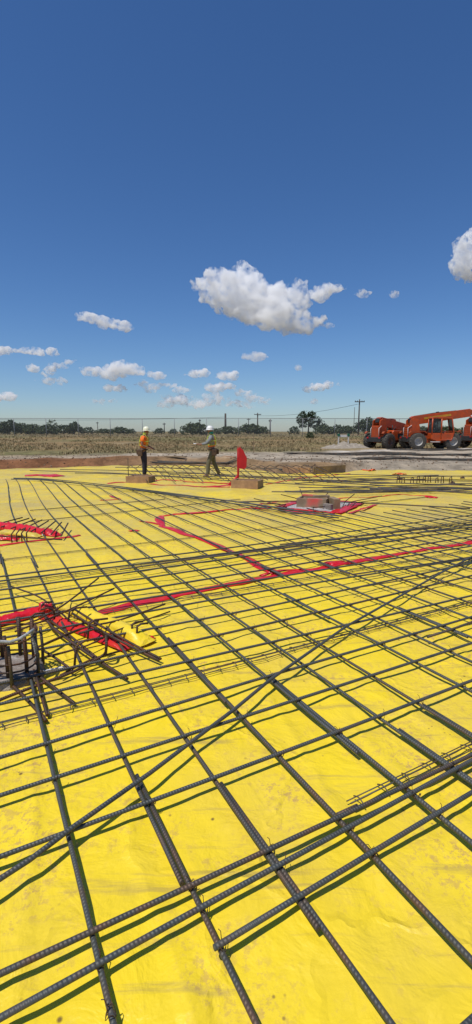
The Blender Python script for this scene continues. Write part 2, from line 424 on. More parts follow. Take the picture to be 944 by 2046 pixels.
# cross bars: traced ends (and middles) on the frame edges
A_lines = [
 [(0,1152),(480,1092),(944,1029)], [(0,1161),(480,1102),(944,1044)], [(0,1179),(480,1113),(944,1049)], [(0,1198),(480,1127),(944,1058)],
 [(0,1225),(480,1146),(944,1072)], [(0,1243),(472,1166),(944,1091)], [(0,1277),(472,1189),(944,1116)], [(0,1312),(472,1225),(944,1125)],
 [(0,1365),(472,1262),(944,1150)], [(0,1407),(472,1300),(944,1190)], [(0,1515),(472,1369),(944,1233)], [(0,1590),(472,1437),(944,1285)],
 [(165,1650),(472,1540),(944,1360)], [(637,1650),(815,1575),(944,1507)], [(702,1651),(833,1586),(944,1517)], [(833,1651),(944,1584)]]
polyA = []
for ln in A_lines:
    q = [ST(x, y, ZA) for x, y in ln]
    polyA.append(q)
# cross bars nearer than the bottom of the photograph
for t in (.62, .28, -.08): polyA.append([(-1.0, t), (1.2, t-.02), (3.0, t+.02)])
def extend(q, s0, s1):
    a, b = q[0], q[-1]; tm = (b[1]-a[1])/(b[0]-a[0]) if b[0] != a[0] else 0
    tm = max(-.03, min(.03, tm))
    pts = list(q)
    if s0 < a[0]: pts = [(s0, a[1]-tm*(a[0]-s0))]+pts
    if s1 > b[0]: pts = pts+[(s1, b[1]+tm*(s1-b[0]))]
    return pts
def smoothpath(pts, z, step=.3, amp=.004):
    out = []; sd = random.random()*99
    for (a, b) in zip(pts, pts[1:]):
        L_ = math.hypot(b[0]-a[0], b[1]-a[1]); n = max(1, int(L_/step))
        for i in range(n):
            out.append((a[0]+(b[0]-a[0])*i/n, a[1]+(b[1]-a[1])*i/n))
    out.append(pts[-1])
    for _ in range(6):
        out = [out[0]]+[((p[0]+2*q[0]+r[0])/4, (p[1]+2*q[1]+r[1])/4) for p, q, r in zip(out, out[1:], out[2:])]+[out[-1]]
    return [W(s, t+amp*noise.noise(Vector((s*.6, sd, 0))), z+.0015*noise.noise(Vector((s*.9, sd, 3)))) for s, t in out]
order = sorted(range(len(polyA)), key=lambda i: sum(p[1] for p in polyA[i])/len(polyA[i]))
rank = {i: k for k, i in enumerate(order)}
laps = {3: 4.9, 6: 5.6, 9: 5.2, 1: 4.1, 11: 4.4, 7: 6.3}
for i, q in enumerate(polyA):
    k = rank[i]; s1 = 11.0 if q[0][1] > 1.5 else 7.5
    s0 = -3.2 if i not in (13, 14, 15) else q[0][0]-(1.4 if i != 15 else .9)
    full = extend(q, s0, s1)
    lab = f'grid bar crossing left to right, {ORD[k]} from the picture bottom'
    if i in laps:
        sl = laps[i]
        def cut(full, a, b):
            f = lambda s: interp([(x, y) for x, y in full], s)
            return [(a, f(a))]+[p for p in full if a < p[0] < b]+[(b, f(b))]
        p1 = smoothpath(cut(full, full[0][0], sl+.45), ZA); p2 = smoothpath([(a, b+.022) for a, b in cut(full, sl-.45, s1)], ZA)
        bar('rebar', p1, RA, M['bar'], lab+', left length', group=GRP_A)
        bar('rebar', p2, RA, M['bar2'], lab+', right length', group=GRP_A)
    else:
        bar('rebar', smoothpath(full, ZA), RA, M['bar'] if random.random() < .7 else M['bar2'], lab, group=GRP_A, n=10)
bar('rebar', [P(673,1630,ZA), P(695,1620,ZA), P(715,1611,ZA)], RA, M['bar2'], 'short cut end of rebar beside the doubled bars at the lower right', group=GRP_A)
bar('rebar', [P(855,1273,ZA), P(900,1259,ZA), P(944,1243,ZA), P(1100,1196,ZA)], RA, M['bar2'], 'dark bar end starting between two cross bars at the right edge', group=GRP_A)

# bars running away
tends = [(-3.0,15.5),(-.4,16.5),(1.17,18.0),(4.0,12.2),(6.3,7.0)]
for px, py in ((806,1020),(829,1019),(852,1016),(877,1013)): tends.append(ST(px, py, ZB))
tends = sorted(tends); tl = tends[-1]; tends += [(tl[0]+2, tl[1]+.3), (tl[0]+6, tl[1]+.2)]
B_meas = {0: .205, 1: .545, 2: .86, 3: 1.19, 4: 1.56, 5: 1.86, 6: 2.165, 7: 2.545, 8: 2.885}
def lapT(a, b): return (ST(*a, ZB)[1], ST(*b, ZB)[1])
B_laps = {1: [(1.35,1.95-.0),(5.9,6.3)], 2: [(1.0,2.0-.28)], 3: [lapT((445,1407),(340,1275)), (5.6,6.2)], 4: [lapT((713,1508),(535,1355))], 5: [(.75,1.62)], 6: [(.9,ST(852,1407,ZB)[1])],
          7: [(3.0,3.7)], 9: [(2.2,2.9)], 10: [(3.9,4.5)], 0: [(6.2,6.7)], 8: [(4.2,4.7)], 12: [(3.1,3.6)], 14: [(3.6,4.2)], 16: [(4.2,4.8)], 19: [(3.6,4.1)]}
nb = 0
for k in range(-5, 30):
    s = B_meas.get(k, .205+.3365*k)
    te = interp(tends, s); te += random.uniform(-.12, .12)
    cuts = B_laps.get(k, [])
    t0 = -1.2 if s < 4 else max(-1.2, -1.2+(s-4)*.1)
    segs = []; cur = t0; off = 0
    for (a, b) in sorted(cuts):
        segs.append((cur, b, off)); cur = a; off = .021 if off == 0 else 0
    segs.append((cur, te, off))
    # drift: far ends lean slightly towards the edge beam
    for j, (a, b, of) in enumerate(segs):
        n = max(2, int((b-a)/.35)); sd = random.random()*99; pts = []
        for i in range(n+1):
            t = a+(b-a)*i/n
            ss = s-of+.012*noise.noise(Vector((t*.35, sd, 0)))
            if k < 12: ss += .32*smoothstep(9, 18, t)
            pts.append(W(ss, t, ZB+.0025*noise.noise(Vector((t*.9, sd, 3)))))
        lab = f'grid bar running away from the camera, {ORD[k+5]} from the left'
        if len(segs) > 1: lab += ', '+(['near length', 'far length'] if len(segs) == 2 else ['near length', 'middle length', 'far length'])[j]
        bar('rebar', pts, RB+(.0015 if j == 0 and k in (3, 4, 5) else 0), M['bar'] if random.random() < .6 else M['bar2'], lab, group=GRP_B, n=10 if k < 10 else 8)
# diagonal bar lying on the grid
dg = [P(x, y, .088) for x, y in ((-260,1905),(-60,1795),(60,1718),(150,1650),(300,1545),(472,1415),(542,1357),(692,1252),(887,1142),(960,1104),(1050,1062))]
bar('rebar', dg, .010, M['bar'], 'long single bar lying diagonally on top of the rebar grid', n=10)
bar('rebar', [P(x, y, .083) for x, y in ((704,1180),(722,1173),(790,1162),(860,1152),(944,1118),(1000,1100))], .006, M['bar2'], 'thin loose bar beside the far end of the diagonal bar')
for q, l in (([(560,1088),(750,1068),(944,1047)], 'extra bar lapped beside the second farthest cross bar at right'), ([(700,1078),(860,1062),(1000,1048)], 'extra bar lying close under the farthest cross bars at the right edge'),
             ([(380,1118),(560,1096),(760,1072),(944,1053)], 'extra bar lapped beside the far cross bars right of the centre'), ([(704,1148),(860,1126),(1000,1104)], 'extra bar lapped near the red tape at the right edge'), ([(240,1138),(420,1112),(600,1090)], 'extra bar lapped beside the far cross bars left of the centre')):
    bar('rebar', [P(x, y, ZA+.003) for x, y in q], RA, M['bar2'], l, group=GRP_A)
# edge bundle
bundle = [(25,957),(70,957),(130,963),(240,975),(350,989),(480,1005),(590,1022),(680,1034)]
for j in range(4):
    pts = []
    for i, (x, y) in enumerate(bundle[:len(bundle)-(j % 3)]):
        p = P(x, y, .07)+Vector((.02*j-.03, .03*j-.04+.12*math.sin(j*2+i*.9), .022*(j % 2))); pts.append(p)
    fine = []
    for a, b in zip(pts, pts[1:]): fine += [a.lerp(b, q/4) for q in range(4)]
    fine.append(pts[-1])
    for _ in range(4): fine = [fine[0]]+[(a+b*2+c)/4 for a, b, c in zip(fine, fine[1:], fine[2:])]+[fine[-1]]
    bar('rebar', fine, .013, M['bar'], f'long bundled bar sweeping across where the grid ends, {ORD[j]} from the near side', group='bundled bars at the grid end')
# longer sweeping bars behind the bundle
sweeps = [[(150,945),(260,947),(420,958),(560,966),(700,972),(860,980),(1000,990)], [(120,938),(300,940),(520,952),(700,962),(944,970)], [(60,940),(220,944),(340,952),(470,957)],
          [(560,951),(700,955),(830,960),(1000,962)], [(590,966),(720,957),(850,952),(1000,950)], [(640,962),(760,970),(880,976),(1000,975)], [(730,975),(860,980),(1010,985)], [(600,945),(760,950),(1000,952)],
          [(470,1003),(620,1000),(760,1006),(940,1016)], [(700,985),(830,978),(990,985)]]
SWL = ['dark bar from the left timber box out to the right edge', 'rearmost dark bar sweeping behind both workers', 'dark bar ending behind the left worker boots', 'straight bar right of the red post near the ledge', 'bar slanting up to the right behind the timber box with gravel',
       'bar slanting down to the right behind the rebar stirrups', 'bar lying just in front of the rusty stirrups', 'hindmost bar along the brown ledge', 'bar touching the far side of the gravel bed', 'loose bar near the red crumpled tape at right']
SW = []
for q, l in zip(sweeps, SWL):
    pts = [P(x, y, .08) for x, y in q]; fine = []
    for a, b in zip(pts, pts[1:]): fine += [a.lerp(b, k/6) for k in range(6)]
    fine.append(pts[-1])
    for _ in range(10): fine = [fine[0]]+[(a+b*2+c)/4 for a, b, c in zip(fine, fine[1:], fine[2:])]+[fine[-1]]
    bar('rebar', fine, .014, M['bar2'], l, group='far loose bars')

for j in range(16):
    x0_ = random.uniform(540, 760); y0_ = random.uniform(953, 984); x1_ = x0_+random.uniform(140, 320); y1_ = y0_+random.uniform(-7, 9)
    bar('rebar', wobble_path(P(x0_, y0_, .07), P(x1_, y1_, .07), step=.8, amp=.06), .013, M['bar2'], 'thin dark bar strewn with others over the far right part of the sheet', group='bars strewn over the far right sheet')
# second rebar field behind the edge bundle (turned like the piers)
UA = Vector((math.cos(R(-33)), math.sin(R(-33)), 0)); UB = Vector((-UA.y, UA.x, 0))
q0 = P(330, 956, .06)
def strip(name, px0, px1, py, r=.012):
    pass
for j, (a, b) in enumerate([((262,941),(560,955)), ((300,934),(610,948)), ((340,948),(640,960)), ((380,930),(650,941)), ((230,933),(480,938))]):
    pts = wobble_path(P(*a, .11), P(*b, .11), step=1.0, amp=.05)
    bar('rebar', pts, .013, M['bar2'], f'flat mat bar behind the workers, {["in the middle of the mat","second from the back","nearest and furthest right","rearmost","furthest left"][j]}', group='rebar mat behind the workers')
for j in range(22):
    x0 = 255+j*17; a = P(x0+random.uniform(-4, 4), 936, .06); b = P(x0+40+j*1.5, 962-(j % 3)*3, .10)
    pts = [a, a.lerp(b, .25)+Vector((0, 0, .22)), a.lerp(b, .6)+Vector((0, 0, .18)), b]
    bar('rebar', pts, .013, M['rust'] if j % 2 else M['bar2'], f'short arched bar standing over the mat behind the workers, {ORD[j]} from the left', group='arched bars behind the workers')

# ------------------------------------------------------------------ tie wires at near crossings
tie = None; nt_ = 0
for i, q in enumerate(polyA[:16]):
    for k in range(0, 9):
        s = B_meas.get(k, .205+.3365*k)
        full = extend(q, -2, 7); t = interp(full, s)
        if t > 3.7 or t < .9 or random.random() < .35: continue
        if tie is None:
            mb = MB(); r = .0125
            pts = [Vector((r*1.1*math.cos(u)-.003, r*1.1*math.sin(u), .0165*math.sin(u*2+1)*.9)) for u in [x*math.pi/5 for x in range(10)]]
            mb.tube(pts, .0012, 5)
            pts2 = [Vector((-r*math.cos(u), r*1.15*math.sin(u), .0175*math.cos(u*2))) for u in [x*math.pi/5 for x in range(10)]]
            mb.tube(pts2, .0012, 5)
            mb.tube([(.008,.01,.01), (.015,.02,.022), (.012,.028,.026)], .0014, 5)
            tie = mb.build('tie_wire', M['rust']); o = tie
        else: o = tie.copy(); C.objects.link(o)
        o.location = W(s, t, (ZA+ZB)/2+.002); o.rotation_euler = (0, 0, -AB*0+random.choice((0, .8, 1.57, 2.4)))
        tag(o, 'small rusty twist of tie wire where two grid bars cross', 'tie wire', 'tie wires at the near bar crossings'); nt_ += 1

# ------------------------------------------------------------------ slab bolsters
def make_bolster(a, b, label, legs=.15):
    a = Vector(a); b = Vector(b); L_ = (b-a).length; ang = math.atan2(b.y-a.y, b.x-a.x)
    root = empty('slab_bolster', a, ang); tag(root, label, 'rebar support', 'wire slab bolsters under the grid')
    MB().tube(wobble_path((0,0,.036), (L_,0,.036), amp=.004, step=.3), .0035, 6).build('top_wire', M['wire'], root)
    for sy in (-.024, .024):
        MB().tube(wobble_path((0,sy,.028), (L_,sy,.028), amp=.004, step=.3), .0028, 6).build('runner_wire', M['wire'], root)
    lm = MB().tube([(0,-.034,.026), (0,-.026,.031), (0,-.006,.040), (0,.006,.040), (0,.026,.031), (0,.034,.026)], .003, 5).build('cross_wire', M['wire'], root)
    n = min(98, int(L_/legs)); lm.location = (.05, 0, 0)
    for i in range(1, n):
        c = lm.copy(); C.objects.link(c); c.parent = root; c.location = (.05+i*L_/n, random.uniform(-.003, .003), 0); c.rotation_euler = (0, 0, random.uniform(-.2, .2))
    return root
def bolster(p0, p1, label, ext=(0, 0), legs=.15):
    a = P(*p0); b = P(*p1); d = (b-a).normalized(); make_bolster(a-d*ext[0], b+d*ext[1], label, legs)
bolster((0,1458), (944,1210), 'double wire slab bolster under the grid, nearest complete one across the middle', (1, 2), .12)
bolster((735,1603), (944,1499), 'wire slab bolster under the doubled bars at the lower right corner', (.1, 2.5), .14)
bolster((0,1266), (944,1104), 'wire slab bolster running just nearer than the long red tape', (.5, 3))
bolster((0,1174), (944,1043), 'wire slab bolster just beyond the long red tape', (.5, 2))
bolster((0,1124), (700,1040), 'wire slab bolster beyond the last cross bar', (.5, 0), .25)
bolster((60,1046), (480,1000), 'wire slab bolster on the open sheet near the red corner tape', (0, 0), .3)
bolster((60,1023), (330,1000), 'farthest wire slab bolster on the left open sheet', (0, 0), .3)
bolster((700,1012), (850,996), 'wire slab bolster right of the gravel bed', (0, 0), .3)

# ------------------------------------------------------------------ red tapes
def tape(name, pts, w, label, z=.028, m='red', fold=.022, cat='tape'):
    pts = [P(x, y, z) for x, y in pts]; fine = []
    for a, b in zip(pts, pts[1:]):
        n = max(2, int((b-a).length/.10)); fine += [a.lerp(b, k/n) for k in range(n)]
    fine.append(pts[-1]); vs = []; fs = []; K = 5; sd = random.random()*50
    for i, p in enumerate(fine):
        d = (fine[min(i+1, len(fine)-1)]-fine[max(0, i-1)]); s = Vector((-d.y, d.x, 0)).normalized()
        ww = w*(1+.6*noise.noise(Vector((i*.16, sd, 0)))); c = .03*noise.noise(Vector((i*.07, sd, 8)))
        for k in range(K+1):
            u = k/K-.5
            zz = sheet_z(p.x, p.y)+.006+fold*abs(noise.noise(Vector((i*.22, k*1.3, sd))))*(1 if 0 < k < K else .3)
            q = p+s*(u*ww+c); vs.append((q.x, q.y, zz))
    for i in range(len(fine)-1):
        for k in range(K): a = i*(K+1)+k; fs.append((a, a+1, a+K+2, a+K+1))
    mb = MB(); mb.add(vs, fs, True); o = mb.build(name, M[m], loc=Vector(vs[0])); so = o.modifiers.new('t', 'SOLIDIFY'); so.thickness = .002
    tag(o, label, cat); return o
tape('seam_tape', [(186,1224),(260,1205),(330,1190),(430,1171),(560,1146),(680,1127),(760,1111),(850,1095),(944,1082),(1100,1056)], .115, 'long red seam tape running right across the sheet under the grid')
tape('seam_tape', [(520,1146),(560,1137),(620,1134),(700,1122)], .05, 'short red tape strip lying beside the long red tape near its junction')
tape('tape_patch', [(655,1127),(670,1125),(692,1123)], .16, 'crumpled red tape patch on the long red tape', fold=.03)
tape('seam_tape', [(322,1048),(345,1056),(400,1075),(470,1103),(520,1128),(553,1143)], .11, 'red seam tape running from the red corner down to the long tape')
tape('seam_tape', [(320,1030),(318,1038),(325,1050)], .13, 'short wide red tape at the corner patch where two tapes meet')
tape('seam_tape', [(318,1029),(360,1026),(420,1021),(470,1018),(545,1012)], .09, 'red seam tape from the corner patch to the gravel bed')
tape('seam_tape', [(280,1040),(300,1042),(325,1046)], .05, 'thin red tape tail left of the corner patch')
tape('tape_scrap', [(258,1060),(268,1058),(278,1059)], .08, 'small red tape scrap left of the red corner tape')
tape('seam_tape', [(0,1089),(50,1081),(90,1076),(140,1070),(160,1067)], .09, 'red seam tape in front of the left spiky footing')
tape('seam_tape', [(215,965),(260,962),(330,958),(400,962),(480,967)], .16, 'wide red tape from the left timber box to the red post')
tape('seam_tape', [(300,966),(350,969),(420,972),(460,972)], .12, 'red tape band in front of the walking worker')
tape('seam_tape', [(400,972),(440,969),(470,968)], .25, 'short broad red tape just left of the red post base')
tape('tape_scrap', [(50,949),(85,948),(118,951)], .5, 'dark red tape heap far at the left', fold=.08)
tape('seam_tape', [(530,966),(580,958),(640,950),(700,945)], .08, 'faint red tape running along the ledge')
tape('tape_scrap', [(728,938),(735,939),(745,941)], .25, 'orange red tape scrap near the ledge right of the gravel bed', fold=.1, m='orangeflag')
tape('tape_scrap', [(790,948),(800,945),(808,948)], .25, 'orange red scrap on the sheet before the telehandlers', fold=.1, m='orangeflag')
tape('tape_scrap', [(853,993),(862,992),(875,993)], .2, 'crumpled red tape near the right side bolster', fold=.06)
tape('seam_tape', [(660,996),(760,990),(810,986),(860,990)], .04, 'narrow pinkish red tape right of the gravel bed')
tape('tape_scrap', [(220,989),(240,996),(200,997)], .08, 'small red scrap beyond the bolster at left centre')

# ------------------------------------------------------------------ gravel bed with timber box, further pier boxes
def quad_on(pts, z): return [P(x, y, z) for x, y in pts]
bc = P(632, 1020, 0)
U1 = Vector((math.cos(R(-31)), math.sin(R(-31)), 0)); U2 = Vector((-U1.y, U1.x, 0))
mb = MB(); n = 26; vs = []
c0 = P(640, 1012, 0)
for j in range(n+1):
    for i in range(n+1):
        p = c0+U1*(1.15*(i/n-.5))+U2*(1.5*(j/n-.5)); e = min(i, n-i, j, n-j)/4
        p.z = .022+.035*min(1, e)*(.5+.5*noise.noise(p*16)); vs.append(p)
mb.add(vs, [(j*(n+1)+i, j*(n+1)+i+1, (j+1)*(n+1)+i+1, (j+1)*(n+1)+i) for j in range(n) for i in range(n)], False)
tag(mb.build('gravel_bed', M['gravel'], loc=c0), 'bed of pale crushed stone around the timber box', kind='stuff')
def world_tape(a, b, w, label, name='seam_tape'):
    fine = [a.lerp(b, k/20) for k in range(21)]; s = Vector((-(b-a).y, (b-a).x, 0)).normalized(); vs = []; fs = []; sd = random.random()*9
    for i, p in enumerate(fine):
        for k in range(4):
            q = p+s*(k/3-.5)*w*(1+.3*noise.noise(Vector((i*.4, sd, 0)))); vs.append((q.x, q.y, .03+.02*abs(noise.noise(Vector((i*.5, k*2, sd))))))
    for i in range(20):
        for k in range(3): a_ = i*4+k; fs.append((a_, a_+1, a_+5, a_+4))
    mb = MB(); mb.add(vs, fs, True); o = mb.build(name, M['red'], loc=Vector(vs[0])); so = o.modifiers.new('t', 'SOLIDIFY'); so.thickness = .003; tag(o, label, 'tape')
h1, h2 = .62, .80
cs = [c0-U1*h1-U2*h2, c0+U1*h1-U2*h2, c0+U1*h1+U2*h2, c0-U1*h1+U2*h2]
for (i, j), l, w in zip([(0,1),(1,2),(2,3),(3,0)], ['front left', 'right hand', 'back right', 'left hand'], (.14,.24,.14,.2)):
    world_tape(cs[i], cs[j], w, f'red tape along the {l} edge of the gravel bed')
world_tape(P(500,1017), P(655,1032), .07, 'outer red tape strip in front of the gravel bed')
world_tape(P(510,1012), P(575,1003), .07, 'outer red tape strip left of the timber box with gravel')
world_tape(P(700,1028), P(752,1011), .07, 'outer red tape strip right of the gravel bed')
tape('tape_scrap', [(658,1030),(665,1031),(670,1030)], .09, 'small red square of tape at the near tip of the gravel bed')

def timber_box(c, rot, lx, ly, h, label, m, extra=None):
    root = empty('formwork_box', c, rot); tag(root, label, 'timber box', 'timber boxes around the column piers'); t = .04
    MB().box((0,-ly/2,h/2), (lx,t,h)).build('side_board', M[m], root, bevel=.003)
    MB().box((0,ly/2,h/2), (lx,t,h)).build('side_board', M[m], root, bevel=.003)
    MB().box((lx/2-t/2,0,h/2-.002), (t-.002,ly-t-.004,h-.01)).build('end_board', M['wood2'], root, bevel=.003)  # right end in darker lumber: its shade is put into the colour
    MB().box((-lx/2+t/2,0,h/2-.002), (t-.002,ly-t-.004,h-.01)).build('end_board', M[m], root, bevel=.003)
    MB().box((0,0,h*.4), (lx-2*t-.01,ly-t-.01,h*.75)).build('concrete_fill', M['conc'], root)
    return root
b3 = timber_box(P(620,1019)+UB*.18+Vector((.02,.15,0)), R(-20), .62, .48, .23, 'weathered timber box with red spray paint on the gravel bed', 'sprayb')
# red sprayed patch: thin slab proud of the board
MB().box((.43,-.04,.12), (.14,.40,.24), Matrix.Rotation(.5, 3, 'Z')).build('offcut_board', M['wood2'], b3, bevel=.004)
MB().box((.36,-.33,.08), (.20,.09,.14), Matrix.Rotation(-.5, 3, 'Z')).build('offcut_board', M['conc'], b3, bevel=.01)
MB().box((.16,.0,.262), (.34,.10,.035), Matrix.Rotation(.5, 3, 'Z')).build('top_block', M['wood2'], b3, bevel=.004)
MB().box((-.1,.05,.257), (.30,.12,.03), Matrix.Rotation(-.2, 3, 'Z')).build('top_block', M['redspray'], b3, bevel=.004)
timber_box(P(278,966)+Vector((0,.28,0)), R(-12), .76, .52, .22, 'orange brown timber box at the left worker feet', 'wood')
timber_box(P(495,976)+Vector((0,.22,0)), R(-20), .80, .52, .235, 'orange brown timber box right of the red post', 'wood')

# bent dowels round the gravel bed: (base px, elbow, tip)
dow = [((575,1016),(568,1011,.12),(508,996,.16), 'bent rusty dowel reaching left from the gravel bed'), ((600,1000),(590,995,.15),(562,988,.2), 'straight dowel leaning left behind the timber box'),
       ((612,1000),(606,993,.1),(600,977,.2), 'dowel standing steeply behind the timber box'), ((645,1000),(648,992,.12),(656,985,.2), 'short dowel end behind the timber box'),
       ((684,1015),(690,1002,.13),(709,987,.25), 'bent dowel rising on the right of the gravel bed'), ((694,1012),(700,1003,.12),(764,991,.2), 'long bent dowel reaching right from the gravel bed'),
       ((560,1018),(572,1008,.1),(520,1005,.1), 'low dowel at the left tip of the gravel bed'), ((700,1015),(712,1004,.10),(755,999,.12), 'low dowel at the right side of the gravel bed'),
       ((628,1026),(626,1014,.12),(650,1012,.12), 'hooked dowel on the near face of the timber box')]
for a, b, c, l in dow:
    pts = [P(*a, .03), P(b[0], b[1], b[2]*.8), P(*b), P(c[0], c[1], c[2])]
    bar('dowel', pts, .009, M['rust'], l, 'dowel', 'bent dowels around the gravel bed')

# ------------------------------------------------------------------ red flag post
fp = P(472, 968); root = empty('marker_post', fp); tag(root, 'bright red wrapped post with a red flag board beside the timber box', 'marker post')
hz = 1.08
MB().tube([(0.06,0,0), (.065,0,.3), (.07,0,.8), (.06,0,hz)], [.035,.034,.036,.03], 10).build('post', M['redpaint'], root)
MB().prism([(.03,.50),(.26,.47),(.32,.54),(.33,.82),(.27,.93),(.22,1.04),(.15,1.10),(.12,1.16),(.08,1.09),(.05,1.17),(.03,.95)], -.03, .03).build('flag', M['redpaint'], root, bevel=.008)
MB().tube([(-.22,-.1,.0), (-.05,-.02,.14), (.05,0,.25)], .04, 8).build('brace', M['redpaint'], root)

# ------------------------------------------------------------------ near left: column cage, hooks, tape folds
cg = P(22, 1352); root = empty('column_cage', cg); tag(root, 'round cage of upright ribbed dowels on a rough concrete pier at the left edge', 'rebar cage')
mb = MB(); mb.lathe([(0,.07),(.16,.075),(.20,.06),(.215,.0)], 'z', n=28); 
mb.v = [(x*(1+.05*noise.noise(Vector((x*20, y*20, z*9)))), y*(1+.05*noise.noise(Vector((x*20, y*20, 3)))), z+.02*noise.noise(Vector((x*30, y*30, 0)))) for x, y, z in mb.v]
mb.build('pier_top', M['conc'], root)
for i in range(9):
    a = 2*math.pi*i/9+.2; x, y = .165*math.cos(a), .165*math.sin(a)
    MB().tube([(x, y, .05), (x*1.01, y, .2), (x*1.02+random.uniform(-.01, .01), y, .335+random.uniform(-.02, .02))], .0125, 9).build('upright_dowel', M['rust'], root)
for a in (-1.9, -1.1, -.2, .6):
    x, y = .205*math.cos(a), .205*math.sin(a)
    MB().tube([(x, y, .03), (x*1.02, y, .17), (x*.98, y*1.02, .30)], [.012,.010,.011], 8).build('upright_dowel', M['bar2'], root)
for z in (.11, .16, .30):
    MB().tube([(.18*math.cos(u), .18*math.sin(u), z+.008*math.sin(u*3)) for u in [k*math.pi/12 for k in range(25)]], .006, 6, False).build('hoop', M['rust'], root)
bar('rope', [P(-20,1286,.34), P(0,1282,.345), P(20,1283,.335), P(40,1276,.345), P(56,1266,.35), P(66,1259,.34), P(64,1266,.30), P(69,1290,.22), P(74,1312,.14), P(70,1322,.10)], .010, M['rope'], 'frayed grey rope draped over the upright dowel cage', 'rope', n=8)
o = MB().lathe([(0,.03),(.010,.028),(.018,.02),(.020,0),(0,0)], 'z', n=12).build('plastic_disc', M['green'], None); o.location = P(75,1340,.03); o.rotation_euler = (.5,.9,0); o.scale = (1.3,1.3,1.0)
tag(o, 'small green plastic cap lying beside the dowel cage', 'cap')
o = MB().box((0,0,0), (.16,.02,.004)).build('paper_strip', M['white']); o.location = P(112,1336,.03); o.rotation_euler = (0,.03,.55)
tag(o, 'thin white strip lying beside the green cap', 'strip')
rods = [
 ([(-40,1420,.03),(0,1398,.035),(76,1369,.04),(150,1342,.05),(205,1311,.06),(212,1304,.10),(213,1285,.17),(212,1270,.2)], .0095, 'rusty bar from the left edge bent upright at its right end'),
 ([(-20,1340,.04),(15,1361,.035),(53,1396,.03),(93,1441,.025)], .0095, 'rusty straight bar pointing to the bottom from the dowel cage'),
 ([(70,1345,.05),(104,1371,.04),(150,1407,.03)], .0095, 'rusty bar ending right of the nearest cage bars'),
 ([(40,1315,.05),(70,1340,.06),(78,1375,.05),(95,1430,.03)], .0085, 'dark bar dropping down from the cage foot'),
 ([(82,1297,.10),(110,1314,.08),(145,1340,.05)], .008, 'thin rusty bar right of the grey rope'),
 ([(85,1225,.10),(103,1254,.09),(170,1303,.06),(255,1357,.03)], .0095, 'long rusty bar running down to the right through the hooks'),
 ([(88,1230,.08),(130,1262,.08),(190,1312,.05),(240,1350,.03)], .0085, 'rusty bar just left of the long one through the hooks'),
 ([(150,1218,.12),(200,1250,.10),(270,1290,.07),(322,1317,.04)], .0085, 'dark bar ending beyond the yellow fold, upper of two'),
 ([(145,1226,.12),(196,1258,.10),(262,1292,.07),(318,1320,.04)], .0085, 'dark bar ending beyond the yellow fold, lower of two'),
 ([(0,1262,.10),(75,1240,.10),(130,1208,.12),(197,1155,.16)], .0075, 'thin long bar rising right from the left edge, left one of the pair'),
 ([(30,1262,.10),(100,1236,.10),(165,1206,.12),(228,1176,.15)], .0075, 'thin long bar rising right from the left edge, right one of the pair'),
 ([(60,1300,.08),(160,1255,.09),(240,1240,.09),(330,1207,.12)], .0075, 'thin bar crossing the yellow fold and ending on the red tape'),
 ([(70,1318,.06),(180,1290,.07),(225,1262,.09),(340,1222,.1)], .006, 'thinnest bar passing under the hooked bars'),
 ([(20,1171,.10),(75,1190,.1),(110,1214,.08),(150,1250,.06)], .007, 'thin bar leaning in from above the crumpled red tape'),
 ([(85,1290,.07),(150,1262,.08),(196,1244,.08)], .007, 'short thin bar between the grey rope and the hooks'),
 ([(120,1350,.04),(180,1318,.05),(240,1301,.06)], .007, 'short thin bar under the middle cross bar near the hooks'),
]
for q, r, l in rods:
    pts = [P(*p) for p in q]; fine = []
    for a, b in zip(pts, pts[1:]): fine += [a.lerp(b, k/3) for k in range(3)]
    fine.append(pts[-1]); fine = [fine[0]]+[(a+b*2+c)/4 for a, b, c in zip(fine, fine[1:], fine[2:])]+[fine[-1]]
    bar('dowel', fine, r*1.05, M['rust'], l, 'loose rebar', 'loose rusty bars around the dowel cage')
def hook(px, py, h, w, label, lean=0.1, back=.1):
    b = P(px, py, .03); d = EA
    e = b+d*w
    pts = [b, b+Vector((0,0,h*.5))+d*lean*.1, b+Vector((0,0,h*.85))+d*(w*.12), b+Vector((0,0,h))+d*(w*.4), e+Vector((0,0,h*.95))]
    bar('hook_bar', pts, .0085, M['rust'], label, 'hooked rebar', 'hooked bars beside the yellow fold')
hk = [((149,1332),.17,.20,'hooked bar standing before the red strip, nearest to the cage'), ((136,1248),.13,.16,'hooked bar at the upper end of the yellow fold'), ((175,1282),.16,.16,'hooked bar over the middle of the red strip'),
      ((212,1306),.2,-.18,'hooked bar turned left above the red strip'), ((262,1272),.11,.10,'hooked bar at the lower end of the yellow fold, left of two'), ((272,1276),.11,.10,'hooked bar at the lower end of the yellow fold, right of two'),
      ((82,1232),.12,.10,'hooked bar in front of the crumpled red tape, left'), ((108,1240),.12,-.10,'hooked bar in front of the crumpled red tape, right'), ((60,1262),.14,.12,'hooked bar directly above the dowel cage')]
for p, h, w, l in hk: hook(p[0], p[1], h, w, l)

